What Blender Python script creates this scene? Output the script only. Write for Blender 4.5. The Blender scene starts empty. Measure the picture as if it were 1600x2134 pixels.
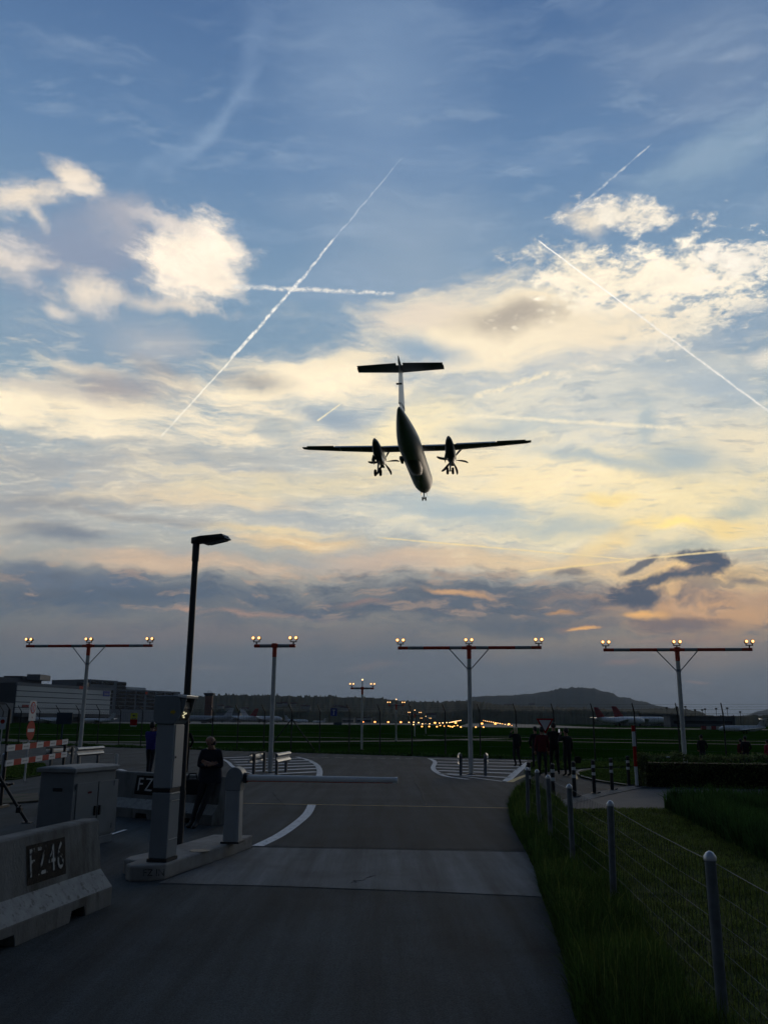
import bpy, bmesh, math, random
from math import sin, cos, pi, radians as rad
from mathutils import Vector, Matrix, Euler
random.seed(7)
scn = bpy.context.scene
COL = scn.collection

# ---------------------------------------------------------------- camera (phone, portrait)
FPX = 1790.0; PITCH = math.atan(436 / 1790); ROLL = 0.0077; EYE = 1.9
cF = Vector((0, cos(PITCH), sin(PITCH)))
_R0 = Vector((1, 0, 0)); _U0 = Vector((0, -sin(PITCH), cos(PITCH)))
cR = cos(ROLL) * _R0 + sin(ROLL) * _U0
cU = cos(ROLL) * _U0 - sin(ROLL) * _R0
CAM = Vector((0, 0, EYE))
cam_d = bpy.data.cameras.new('camera'); cam = bpy.data.objects.new('camera', cam_d); COL.objects.link(cam)
cam_d.sensor_fit = 'VERTICAL'; cam_d.sensor_height = 24.0; cam_d.lens = 24.0 * FPX / 2134.0
cam_d.clip_start = 0.1; cam_d.clip_end = 60000
Mx = Matrix((cR, cU, -cF)).transposed().to_4x4(); Mx.translation = CAM
cam.matrix_world = Mx
scn.camera = cam


def ray(x, y):
    """direction through a photo pixel (1600 x 2134)"""
    return cF + cR * ((x - 800) / FPX) + cU * ((1067 - y) / FPX)


def G(x, y, z=0.0):
    """point of the horizontal plane z seen at a photo pixel"""
    d = ray(x, y); t = (z - EYE) / d.z
    return CAM + d * t


def at(x, y, Y):
    """point at ground distance Y (world y) seen at a photo pixel"""
    d = ray(x, y)
    return CAM + d * (Y / d.y)


def lin(c):
    return tuple(((v / 255) / 12.92 if v / 255 <= .04045 else ((v / 255 + .055) / 1.055) ** 2.4) for v in c)
# ---------------------------------------------------------------- sky (world): Nishita dusk sky + procedural clouds laid out by direction
SUN_AZ = rad(16.0); SUN_EL = rad(4.5)
world = bpy.data.worlds.new('World'); scn.world = world; world.use_nodes = True
NT = world.node_tree; NT.nodes.clear(); LK = NT.links.new
SKYK = 0.1


def N(t, **k):
    n = NT.nodes.new(t)
    for a, b in k.items():
        setattr(n, a, b)
    return n


def plug(sock, v):
    if isinstance(v, bpy.types.NodeSocket):
        LK(v, sock)
    else:
        sock.default_value = v


def MA(op, a, b=0.0, c=None, clamp=False):
    n = N('ShaderNodeMath', operation=op, use_clamp=clamp)
    plug(n.inputs[0], a); plug(n.inputs[1], b)
    if c is not None:
        plug(n.inputs[2], c)
    return n.outputs[0]


def VM(op, a, b=None, s=None):
    n = N('ShaderNodeVectorMath', operation=op)
    plug(n.inputs[0], a)
    if b is not None:
        plug(n.inputs[1], b)
    if s is not None:
        plug(n.inputs['Scale'], s)
    return n


def SM(v, a, b, c=0.0, d=1.0):
    n = N('ShaderNodeMapRange', interpolation_type='SMOOTHSTEP')
    plug(n.inputs[0], v)
    for i, q in enumerate((a, b, c, d)):
        n.inputs[i + 1].default_value = q
    return n.outputs[0]


def MIX(f, a, b, blend='MIX'):
    n = N('ShaderNodeMix', data_type='RGBA', blend_type=blend, clamp_factor=True)
    plug(n.inputs[0], f)
    for i, q in ((6, a), (7, b)):
        if isinstance(q, bpy.types.NodeSocket):
            LK(q, n.inputs[i])
        else:
            n.inputs[i].default_value = (*q, 1)
    return n.outputs[2]


def NOISE(vec, scale, detail=8, rough=.55, dist=0.0, lac=2.0):
    n = N('ShaderNodeTexNoise')
    LK(vec, n.inputs['Vector'])
    n.inputs['Scale'].default_value = scale; n.inputs['Detail'].default_value = detail
    n.inputs['Roughness'].default_value = rough; n.inputs['Distortion'].default_value = dist
    n.inputs['Lacunarity'].default_value = lac
    return n


def STRETCH(vec, rot, sc, loc=(0, 0, 0)):
    n = N('ShaderNodeMapping', vector_type='POINT')
    LK(vec, n.inputs[0]); n.inputs[1].default_value = loc
    n.inputs[2].default_value = rot; n.inputs[3].default_value = sc
    return n.outputs[0]


tc = N('ShaderNodeTexCoord'); D0 = tc.outputs['Generated']
sep = N('ShaderNodeSeparateXYZ'); LK(D0, sep.inputs[0])
dx, dy, dz = sep.outputs
# gentle domain warps
w1 = NOISE(D0, 5.0, 3, .55); w1v = VM('SCALE', VM('SUBTRACT', w1.outputs['Color'], (.5, .5, .5)).outputs[0], s=.055).outputs[0]
w2 = NOISE(D0, 18.0, 5, .6); w2v = VM('SCALE', VM('SUBTRACT', w2.outputs['Color'], (.5, .5, .5)).outputs[0], s=.022).outputs[0]
DW = VM('ADD', VM('ADD', D0, w1v).outputs[0], w2v).outputs[0]      # warped, for clouds
DS = VM('ADD', D0, VM('SCALE', w2.outputs['Color'], s=.002).outputs[0]).outputs[0]
# cloud-deck plane coordinates: foreshorten towards the horizon
qd = MA('ADD', MA('MAXIMUM', dz, 0.0), .10)
qc = N('ShaderNodeCombineXYZ'); LK(MA('DIVIDE', dx, qd), qc.inputs[0]); LK(MA('DIVIDE', dy, qd), qc.inputs[1])
Q = qc.outputs[0]
n_puff = NOISE(DW, 15.0, 9, .64).outputs[0]
n_fine = NOISE(VM('ADD', Q, w2v).outputs[0], 21.0, 8, .66).outputs[0]
n_str = NOISE(STRETCH(DW, (0, 0, 0), (1, 1, 6.0)), 6.5, 10, .63).outputs[0]
n_str2 = NOISE(STRETCH(DW, (0, rad(12), 0), (1, 1, 4.0), (3.1, 1.7, .4)), 11.0, 9, .64).outputs[0]
n_wisp = NOISE(STRETCH(DW, (0, rad(-50), 0), (1.0, 1.0, 6.0), (1.3, .2, 2.2)), 5.0, 8, .6).outputs[0]
n_low = NOISE(STRETCH(DW, (0, 0, 0), (1, 1, 3.4), (5.3, 2.2, .9)), 13.0, 9, .64).outputs[0]
n_fib = MA('MULTIPLY_ADD', n_str2, .5, MA('MULTIPLY', n_puff, .5))
n_sf = NOISE(STRETCH(DW, (0, rad(-6), 0), (1, 1, 5.0), (9.1, 4.2, 1.4)), 17.0, 9, .66).outputs[0]
n_rip = NOISE(STRETCH(VM('ADD', Q, w2v).outputs[0], (0, 0, rad(35)), (1, 2.4, 1)), 9.0, 8, .62).outputs[0]
FIELDS = dict(fib=n_fib, sf=n_sf, rip=n_rip, puff=n_puff, fine=n_fine, str=n_str, str2=n_str2, wisp=n_wisp, low=n_low, none=None)

n_tra = NOISE(D0, 55, 3, .65).outputs[0]
n_trb = NOISE(D0, 150, 4, .7).outputs[0]

nish = N('ShaderNodeTexSky', sky_type='NISHITA'); nish.sun_disc = False
nish.sun_elevation = SUN_EL; nish.sun_rotation = SUN_AZ; nish.altitude = 400; nish.air_density = 1.2; nish.dust_density = 1.0; nish.ozone_density = 1.6
ramp = N('ShaderNodeValToRGB'); LK(dz, ramp.inputs[0])
STOPS = [(0, (90, 102, 114)), (.035, (98, 108, 120)), (.08, (106, 112, 123)), (.125, (132, 134, 137)), (.17, (176, 174, 168)), (.23, (180, 190, 192)),
         (.31, (166, 186, 198)), (.39, (140, 167, 190)), (.47, (134, 164, 192)), (.58, (108, 142, 182)), (.70, (82, 115, 161)), (1.0, (46, 68, 108))]
while len(ramp.color_ramp.elements) < len(STOPS):
    ramp.color_ramp.elements.new(.5)
for e, (p, c) in zip(ramp.color_ramp.elements, STOPS):
    e.position = p; e.color = (*lin(c), 1)
col = MIX(.12, ramp.outputs[0], VM('MULTIPLY', nish.outputs[0], (.055, .06, .065)).outputs[0])


def tangent(x, y, ang):
    """unit frame on the sky sphere at a photo pixel; ang turns the first axis from picture-right towards picture-up"""
    c = ray(x, y).normalized(); e = 2.0
    tx = (ray(x + e * cos(ang), y - e * sin(ang)).normalized() - c)
    px = tx.length / e
    tx = (tx - c * tx.dot(c)).normalized(); ty = c.cross(tx).normalized()
    if (ray(x - e * sin(ang), y - e * cos(ang)).normalized() - c).dot(ty) < 0:
        ty = -ty
    return c, tx, ty, px


def DOT(vec, k):
    n = N('ShaderNodeVectorMath', operation='DOT_PRODUCT'); LK(vec, n.inputs[0]); n.inputs[1].default_value = k
    return n.outputs['Value']


def local(vec, x, y, rx, ry, ang):
    """elliptic distance (1 at the rim) from the direction of a photo pixel"""
    c, tx, ty, px = tangent(x, y, rad(ang))
    u = DOT(vec, tx / (rx * px)); v = DOT(vec, ty / (ry * px))
    return MA('SQRT', MA('MULTIPLY_ADD', v, v, MA('MULTIPLY', u, u)))


CNT = 0


def chain(v):
    # ties a coordinate to the colour so far: keeps the shader's working set small
    n = N('ShaderNodeVectorMath', operation='MULTIPLY_ADD')
    LK(col, n.inputs[0]); n.inputs[1].default_value = (1e-8, 1e-8, 1e-8); LK(v, n.inputs[2])
    return n.outputs[0]


def tick():
    global CNT, DWk, DSk, D0k
    if CNT % 5 == 0:
        DWk = chain(DW); DSk = chain(DS); D0k = chain(D0)
    CNT += 1


def blob(x, y, rx, ry, ang, c, op=1.0, soft=.8, nz='puff', k=.5, gain=1.0, shade=0.0):
    """a soft cloud patch centred in the direction of a photo pixel; radii in photo pixels"""
    global col
    tick()
    L = local(DWk, x, y, rx * 1.22, ry * 1.22, ang)
    f = FIELDS[nz]
    v = L if f is None else MA('MULTIPLY_ADD', f, -4.0 * k, L)
    o_ = 0.0 if f is None else 2.0 * k
    m = SM(v, 1.0 - o_, 1.0 - soft - o_, 0.0, op)
    cc = [q * gain for q in lin(c)]
    if shade:
        sh = MA('MULTIPLY_ADD', FIELDS['puff' if nz != 'fine' else 'fine'], shade * 2, 1.0 - shade)
        csock = VM('SCALE', tuple(cc), s=sh).outputs[0]
        col = MIX(m, col, csock)
    else:
        col = MIX(m, col, tuple(cc))


def layer(nz, lo, hi, c, op, z0, z1, z2, z3, gain=1.0):
    """broken cloud texture over a belt of the sky: fades in z0..z1, out z2..z3 (sine of the elevation)"""
    global col, CNT
    CNT = 0
    tick()
    m = SM(FIELDS[nz], lo, hi, 0, op)
    m = MA('MULTIPLY', m, MA('MULTIPLY', SM(dz, z0, z1), SM(dz, z3, z2)))
    col = MIX(m, col, tuple(q * gain for q in lin(c)))


def trail(x0, y0, x1, y1, w, c, op=1.0, rough=.6, gain=1.0, taper=0.0, nsc=60.0, w0=None):
    """a vapour trail along a great circle between two photo pixels; taper>0 narrows the second end"""
    global col
    tick()
    a = ray(x0, y0).normalized(); b = ray(x1, y1).normalized()
    mx, my = (x0 + x1) / 2, (y0 + y1) / 2
    c3 = (a + b).normalized(); tx = (b - a).normalized(); ty = c3.cross(tx).normalized(); n3 = tx.cross(ty)
    half = (b - a).length / 2
    px = tangent(mx, my, 0)[3]
    u = DOT(DSk, tx / half); v = DOT(DSk, ty / (w * .72 * px))
    nz = n_tra; nb = n_trb
    vv = MA('ADD', v, MA('MULTIPLY_ADD', nz, rough * 2.2, -rough * 1.1))
    av = MA('ABSOLUTE', vv)
    if taper:
        av = MA('DIVIDE', av, MA('MULTIPLY_ADD', u, -taper / 2, 1 - taper / 2))
    av = MA('ADD', av, MA('MULTIPLY_ADD', nb, -rough * 1.6, rough * .8))
    op_ = SM(nb, .34, .60, max(.15, 1 - rough * .75), 1.0)
    mk = MA('MULTIPLY', op_, MA('MULTIPLY', SM(av, 1.15, 0.0, 0, op), SM(MA('ABSOLUTE', u), 1.0, .90)))
    col = MIX(mk, col, tuple(q * gain for q in lin(c)))


CYC = scn.cycles
CYC.use_adaptive_sampling = True; CYC.adaptive_threshold = .02; CYC.adaptive_min_samples = 10
CYC.max_bounces = 4; CYC.diffuse_bounces = 2; CYC.glossy_bounces = 2; CYC.transparent_max_bounces = 8; CYC.caustics_reflective = False; CYC.caustics_refractive = False
W1 = (246, 232, 214); CREAM = (253, 237, 206); YEL = (255, 226, 158); GREY = (168, 162, 158); BLUEG = (150, 172, 190)
# thin high veils
blob(780, 180, 280, 460, 14, (128, 154, 186), .7, 1.0, 'wisp', .25)
blob(640, 430, 80, 40, 0, (140, 162, 188), .45, 1.0, 'puff', .2)
blob(450, 255, 170, 20, 50, (150, 174, 202), .42, 1.0, 'wisp', .25)
blob(365, 325, 150, 26, 36, (138, 164, 194), .32, 1.0, 'wisp', .25)
blob(520, 130, 190, 40, 78, (130, 156, 190), .32, 1.0, 'wisp', .25)
blob(1480, 120, 330, 240, 0, (122, 144, 174), .65, 1.0, 'wisp', .3)
blob(1480, 330, 260, 80, 22, (152, 176, 196), .60, 1.0, 'wisp', .6)
blob(1520, 125, 70, 12, 8, (150, 168, 192), .5, 1.0, 'puff', .4)
blob(880, 540, 260, 200, 0, (156, 174, 192), .62, 1.0, 'wisp', .2)
layer('wisp', .48, .74, (154, 175, 200), .34, .40, .5, .66, .75)
layer('rip', .52, .70, (158, 178, 200), .30, .40, .48, .60, .70)
# upper-left white puffs with grey hollows
blob(200, 540, 270, 130, 0, (146, 158, 180), .9, .9, 'fib', .4)
blob(64, 408, 136, 44, 8, W1, 1, .9, 'fib', .75, 1.0, .35)
blob(155, 372, 66, 38, -35, W1, 1, .9, 'fib', .75, 1.0, .35)
blob(85, 450, 52, 20, -50, W1, .8, 1.0, 'fib', .6)
blob(24, 545, 116, 66, -20, (226, 216, 206), .95, .95, 'fib', .7, 1.0, .4)
blob(400, 560, 116, 108, 0, (250, 236, 216), 1, .75, 'fib', .8, 1.08, .4)
blob(350, 476, 80, 26, -14, (228, 218, 210), .85, 1.0, 'fib', .7, 1.0, .35)
blob(255, 470, 60, 60, 0, (182, 182, 190), .7, 1.0, 'puff', .5)
blob(190, 618, 80, 46, -15, W1, .95, .9, 'fib', .7, 1.0, .35)
blob(138, 660, 44, 22, -10, W1, .9, .9, 'puff', .5)
blob(330, 640, 200, 18, -4, (240, 226, 208), .8, 1.0, 'puff', .5)
# broad pale field of the middle sky
blob(1130, 930, 680, 330, 0, (230, 226, 212), .86, .95, 'str2', .35)
blob(330, 1000, 640, 170, 0, (203, 198, 188), .88, .9, 'str', .30)
blob(1250, 1060, 520, 130, 0, (240, 230, 200), .80, 1.0, 'str2', .35)
blob(30, 1010, 220, 150, 0, (164, 168, 172), .6, 1.0, 'str', .35)
blob(330, 720, 120, 60, 0, (200, 196, 194), .7, 1.0, 'puff', .3)
blob(200, 690, 260, 70, 0, (150, 168, 188), .5, 1.0, 'str', .3)
layer('rip', .50, .70, (246, 236, 214), .55, .17, .24, .34, .44)
layer('sf', .48, .32, (160, 178, 192), .45, .16, .22, .36, .46)
layer('str', .52, .66, (240, 226, 196), .6, .13, .18, .26, .34)
# cream band on the left
blob(230, 870, 430, 66, -3, CREAM, 1, .8, 'str', .6, 1.08, .22)
blob(620, 800, 280, 72, 6, CREAM, 1, .8, 'str', .55, 1.10, .2)
blob(740, 748, 120, 22, 3, CREAM, .9, 1.0, 'str', .4)
blob(160, 770, 120, 24, -10, (232, 220, 200), .8, 1.0, 'puff', .5)
blob(230, 815, 170, 50, -6, (168, 162, 164), .85, 1.0, 'puff', .3)
blob(90, 820, 150, 22, -8, (205, 198, 190), .7, 1.0, 'str', .4)
blob(520, 785, 110, 34, -8, (160, 158, 158), .85, 1.0, 'puff', .3)
blob(330, 775, 100, 34, -20, (168, 164, 164), .6, 1.0, 'puff', .3)
blob(570, 890, 70, 44, 0, (190, 194, 190), .75, 1.0, 'puff', .25)
blob(720, 870, 90, 34, -12, (166, 180, 192), .85, .9, 'str', .3)
blob(480, 905, 110, 16, -4, CREAM, .9, .9, 'fine', .6)
blob(540, 905, 56, 16, -6, CREAM, 1, .9, 'str', .4, 1.05)
blob(840, 905, 150, 70, 30, (254, 236, 190), .9, .9, 'str', .35, 1.05)
# lens cloud and altocumulus on the right
blob(1060, 690, 300, 100, -2, (252, 236, 206), 1, .7, 'str2', .30, 1.06)
blob(900, 660, 130, 40, 8, (235, 220, 202), .8, 1.0, 'str', .4)
blob(1085, 668, 150, 42, 4, (172, 163, 154), .85, 1.0, 'puff', .15)
blob(1310, 452, 128, 42, 6, (246, 236, 218), .95, .8, 'fine', .75, 1.02, .35)
blob(1230, 475, 60, 26, -30, (240, 228, 208), .8, 1.0, 'puff', .5)
blob(1400, 590, 270, 84, 10, (253, 242, 220), 1, .75, 'fine', .75, 1.08, .4)
blob(1250, 580, 165, 54, -8, (250, 238, 214), .95, .8, 'fine', .65, 1.06, .35)
blob(1560, 530, 120, 50, 10, (246, 238, 224), .9, .7, 'fine', .95, 1.04, .4)
blob(1400, 690, 190, 52, 24, (240, 230, 210), .95, .8, 'fine', .9, 1.04, .4)
blob(1260, 700, 160, 70, 10, (250, 234, 206), .9, .9, 'fine', .4)
blob(1570, 640, 80, 20, 14, (235, 228, 214), .8, .9, 'fine', .7)
blob(1540, 690, 130, 60, 20, (152, 172, 192), .55, 1.0, 'str', .2)
blob(1590, 745, 50, 28, 0, (238, 230, 215), .8, .9, 'puff', .4)
# blue gaps
blob(905, 730, 100, 36, -14, (156, 178, 196), .85, 1.0, 'str', .25)
blob(1180, 770, 330, 26, 10, (190, 198, 204), .5, 1.0, 'str', .3)
blob(1060, 900, 170, 24, 0, (176, 192, 200), .75, 1.0, 'str', .35)
blob(1450, 790, 190, 46, -6, (186, 196, 202), .6, 1.0, 'str', .3)
blob(1420, 970, 90, 50, 0, (168, 186, 196), .75, 1.0, 'puff', .25)
blob(1210, 970, 170, 16, -14, (170, 188, 196), .75, 1.0, 'str', .3)
blob(1340, 900, 22, 50, 0, (176, 192, 198), .6, 1.0, 'puff', .2)
blob(960, 1060, 260, 40, -4, (184, 198, 202), .80, 1.0, 'str', .35)
blob(1180, 1110, 180, 30, -4, (190, 200, 198), .8, 1.0, 'str', .3)
blob(1540, 1070, 90, 26, 20, (172, 188, 190), .75, 1.0, 'str', .3)
blob(1420, 1145, 130, 24, 6, (176, 184, 180), .75, 1.0, 'str', .3)
blob(650, 1080, 200, 20, -4, (176, 184, 188), .7, 1.0, 'str', .3)
# warm patches
blob(1390, 1050, 440, 150, 4, (255, 231, 172), .62, 1.0, 'str2', .35, 1.10)
blob(1010, 930, 260, 120, -12, (255, 239, 200), .62, 1.0, 'str2', .35, 1.10)
blob(110, 965, 190, 26, 3, (158, 166, 174), .6, 1.0, 'str', .35)
blob(430, 945, 190, 20, -3, (172, 178, 180), .6, 1.0, 'str', .35)
blob(210, 1050, 230, 22, 2, (150, 154, 160), .55, 1.0, 'str', .35)
blob(1150, 1010, 230, 66, -8, (254, 234, 190), .9, 1.0, 'str2', .4, 1.12)
blob(1000, 960, 160, 90, -20, (250, 230, 188), .6, 1.0, 'str2', .3)
blob(640, 1010, 280, 40, 2, (240, 224, 186), .85, 1.0, 'str', .45)
blob(420, 1040, 240, 24, -4, (238, 218, 184), .85, 1.0, 'str', .5)
blob(1270, 1055, 70, 14, 0, (255, 228, 160), .9, 1.0, 'str', .3, 1.05)
blob(1390, 1105, 110, 13, -2, (255, 228, 150), 1, .9, 'str2', .3, 1.15)
blob(1520, 1100, 110, 26, 10, (252, 224, 160), .9, 1.0, 'str2', .3, 1.0)
blob(1540, 920, 160, 60, 0, (250, 234, 200), .85, 1.0, 'str', .35)
blob(1260, 1140, 130, 22, 26, (252, 222, 160), .85, 1.0, 'str2', .25)
blob(1050, 1170, 330, 34, -2, (238, 208, 164), .75, 1.0, 'str', .3)
blob(640, 1130, 170, 24, 0, (236, 206, 160), .95, .9, 'str', .35)
blob(560, 1105, 200, 12, -2, (244, 222, 178), .9, 1.0, 'str', .3)
blob(350, 1170, 300, 34, -4, (214, 186, 160), .8, 1.0, 'str', .5)
blob(800, 1170, 240, 40, 0, (208, 184, 166), .7, 1.0, 'str', .3)
layer('sf', .52, .74, (255, 240, 206), .40, .16, .20, .36, .46, 1.08)
layer('sf', .46, .28, (150, 164, 176), .28, .14, .18, .34, .42)
layer('rip', .46, .30, (160, 166, 172), .38, .15, .2, .32, .40)
# blue-grey windows between the warm sheets
blob(1425, 975, 115, 48, 4, (160, 182, 196), .72, 1.0, 'str2', .4)
blob(1240, 968, 190, 18, -14, (164, 184, 196), .72, 1.0, 'str', .35)
blob(1060, 893, 160, 20, 0, (170, 188, 198), .70, 1.0, 'str', .35)
blob(1345, 900, 24, 60, 0, (172, 188, 196), .6, 1.0, 'puff', .25)
blob(950, 1062, 240, 34, -4, (176, 192, 198), .75, 1.0, 'str', .4)
blob(1180, 1108, 170, 22, -4, (186, 196, 194), .75, 1.0, 'str', .35)
blob(1530, 1062, 90, 22, 22, (166, 182, 184), .7, 1.0, 'str', .35)
blob(1420, 1142, 130, 20, 5, (176, 184, 178), .7, 1.0, 'str', .35)
blob(1480, 805, 180, 34, -8, (176, 190, 200), .6, 1.0, 'str', .4)
blob(905, 735, 100, 30, -14, (150, 174, 194), .7, 1.0, 'str', .3)
blob(690, 868, 90, 22, -16, (158, 174, 188), .75, 1.0, 'str', .35)
blob(560, 890, 60, 26, -30, (182, 190, 192), .6, 1.0, 'puff', .3)
# left grey shelf
blob(150, 1115, 170, 26, -2, (118, 130, 146), .85, 1.0, 'str', .35)
blob(40, 1060, 160, 40, 0, (150, 154, 160), .6, 1.0, 'str', .35)
blob(300, 1080, 240, 14, -6, (150, 148, 150), .6, 1.0, 'str', .3)
# dark low deck
blob(250, 1238, 540, 50, -2, (92, 107, 125), .95, .8, 'low', .55, 1.0, .16)
blob(110, 1200, 260, 34, -6, (104, 118, 136), .9, .9, 'low', .4)
blob(1000, 1252, 470, 56, -2, (94, 106, 121), .93, .8, 'low', .6, 1.0, .16)
blob(620, 1268, 130, 20, -8, (92, 106, 124), .9, .9, 'low', .4)
blob(1080, 1300, 300, 30, 0, (92, 104, 118), .85, 1.0, 'low', .4)
blob(1480, 1255, 300, 66, 0, (212, 168, 128), .92, 1.0, 'str', .45)
blob(1440, 1195, 300, 44, 0, (246, 204, 138), .75, 1.0, 'str2', .4, 1.05)
blob(1335, 1248, 92, 26, 6, (86, 96, 112), .97, .6, 'puff', .85)
blob(1440, 1170, 84, 17, 2, (88, 98, 114), 1, .6, 'puff', .85)
blob(1390, 1207, 96, 18, 12, (86, 96, 112), .97, .6, 'puff', .85)
blob(1325, 1178, 40, 9, 20, (96, 104, 118), .9, .7, 'puff', .5)
blob(1180, 1195, 50, 11, 0, (118, 120, 126), .85, .8, 'puff', .4)
blob(1440, 1290, 160, 22, 0, (112, 110, 118), .85, 1.0, 'low', .45)
blob(1570, 1205, 60, 12, 0, (122, 120, 124), .8, .9, 'low', .4)
blob(1540, 1240, 110, 12, -4, (190, 158, 132), .8, 1.0, 'low', .4)
layer('sf', .51, .64, (206, 174, 146), .40, .10, .125, .16, .19)
layer('low', .50, .36, (92, 104, 120), .55, .07, .10, .15, .17)
# low haze belt under the deck, with faint pink bars
blob(800, 1450, 1700, 130, 0, (103, 111, 122), .95, .6, 'str', .10)
blob(500, 1278, 160, 10, 2, (176, 146, 132), .8, 1.0, 'low', .4)
blob(380, 1272, 40, 6, 0, (196, 158, 136), .8, 1.0, 'low', .4)
blob(770, 1258, 60, 8, 0, (160, 134, 126), .6, 1.0, 'low', .4)
blob(955, 1240, 80, 9, -4, (214, 170, 128), .9, .9, 'low', .5)
blob(1170, 1275, 36, 5, 0, (196, 152, 112), .8, .9, 'low', .4)
blob(1340, 1278, 58, 9, 4, (238, 184, 118), .9, .9, 'low', .45, 1.1)
blob(1210, 1307, 34, 4.5, 4, (246, 186, 108), 1, .8, 'none', 0, 1.25)
blob(1210, 1306, 62, 9, 4, (176, 140, 120), .6, 1.0, 'low', .3)
blob(1420, 1318, 200, 10, 4, (150, 128, 122), .6, 1.0, 'low', .4)
blob(790, 1395, 70, 9, 0, (128, 122, 124), .6, 1.0, 'low', .3)
blob(420, 1400, 90, 10, 4, (122, 122, 126), .6, 1.0, 'low', .3)
blob(1285, 1376, 52, 8, 8, (136, 122, 122), .7, 1.0, 'low', .3)
blob(1450, 1405, 40, 5, 0, (142, 128, 124), .7, 1.0, 'low', .3)
blob(1400, 1340, 120, 10, 4, (138, 126, 124), .5, 1.0, 'low', .4)
blob(420, 1322, 560, 40, 0, (124, 119, 124), .55, 1.0, 'low', .3)
blob(1500, 1345, 260, 40, 0, (124, 120, 124), .45, 1.0, 'low', .3)
# vapour trails
trail(333, 915, 560, 665, 3.4, (255, 248, 232), .8, .8, 1.05, 0.0, 70)
trail(480, 750, 640, 570, 5.4, (255, 250, 240), .95, .95, 1.05, 0.0, 75)
trail(610, 608, 700, 495, 5.5, (246, 244, 240), .85, .9, 1.0, .3, 90)
trail(690, 508, 840, 328, 3.4, (205, 214, 226), .5, 1.5, 1.0, .5, 90)
trail(480, 596, 830, 611, 9.0, (240, 236, 228), .9, .95, 1.0, .3, 60)
trail(1119, 498, 1330, 655, 3.2, (255, 250, 240), .9, .25, 1.12, 0.0, 60)
trail(1315, 644, 1610, 862, 4.6, (252, 246, 236), .72, .45, 1.05, 0.0, 60)
trail(1186, 447, 1360, 298, 6.5, (206, 212, 218), .75, .95, 1.0, .6, 60)
trail(1030, 585, 1120, 515, 5.0, (176, 188, 202), .5, .4, 1.0, .6, 40)
trail(960, 864, 1440, 893, 9.0, (253, 241, 212), .85, .6, 1.0, 0.0, 50)
trail(720, 850, 840, 860, 3.5, (222, 218, 206), .7, .4, 1.0, 0.0, 50)
trail(985, 828, 1150, 774, 14.0, (253, 240, 210), .8, .8, 1.0, .4, 50)
trail(662, 877, 712, 841, 4.0, (254, 240, 204), .95, .3, 1.0, .3, 50)
trail(780, 1118, 1330, 1166, 4.0, (250, 226, 170), .85, .5, 1.0, .2, 50)
trail(1095, 1190, 1320, 1166, 4.0, (250, 222, 160), .85, .4, 1.0, 0.0, 50)
trail(1300, 1166, 1610, 1138, 4.5, (248, 224, 170), .85, .4, 1.0, 0.0, 50)
trail(1200, 1150, 1640, 978, 26.0, (248, 230, 186), .55, .8, 1.0, 0.0, 30)
# dusk: the half of the sky behind the viewer is darker
fade = SM(dy, -.15, .66, .07, 1.0)
col = MIX(fade, (.022, .031, .050), col)
below = SM(dz, -.02, 0.0)
col = MIX(below, (.012, .014, .013), col)
bg = N('ShaderNodeBackground'); LK(VM('SCALE', col, s=1 / SKYK).outputs[0], bg.inputs[0]); bg.inputs[1].default_value = SKYK
wo = N('ShaderNodeOutputWorld'); LK(bg.outputs[0], wo.inputs[0])
world.cycles.sampling_method = 'MANUAL'; world.cycles.sample_map_resolution = 512
vs = scn.view_settings
vs.view_transform = 'Standard'; vs.look = 'None'; vs.exposure = 0.0; vs.gamma = 1.0; vs.use_curve_mapping = False
# ---------------------------------------------------------------- sun (low, behind cloud)
sd = bpy.data.lights.new('sun', 'SUN'); sd.energy = 0.35; sd.angle = rad(18); sd.color = (1, .84, .64)
so = bpy.data.objects.new('sun', sd); COL.objects.link(so)
so.rotation_euler = Vector((-sin(SUN_AZ) * cos(SUN_EL), -cos(SUN_AZ) * cos(SUN_EL), -sin(SUN_EL))).to_track_quat('-Z', 'Y').to_euler()

# ---------------------------------------------------------------- materials
MAT = {}


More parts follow.
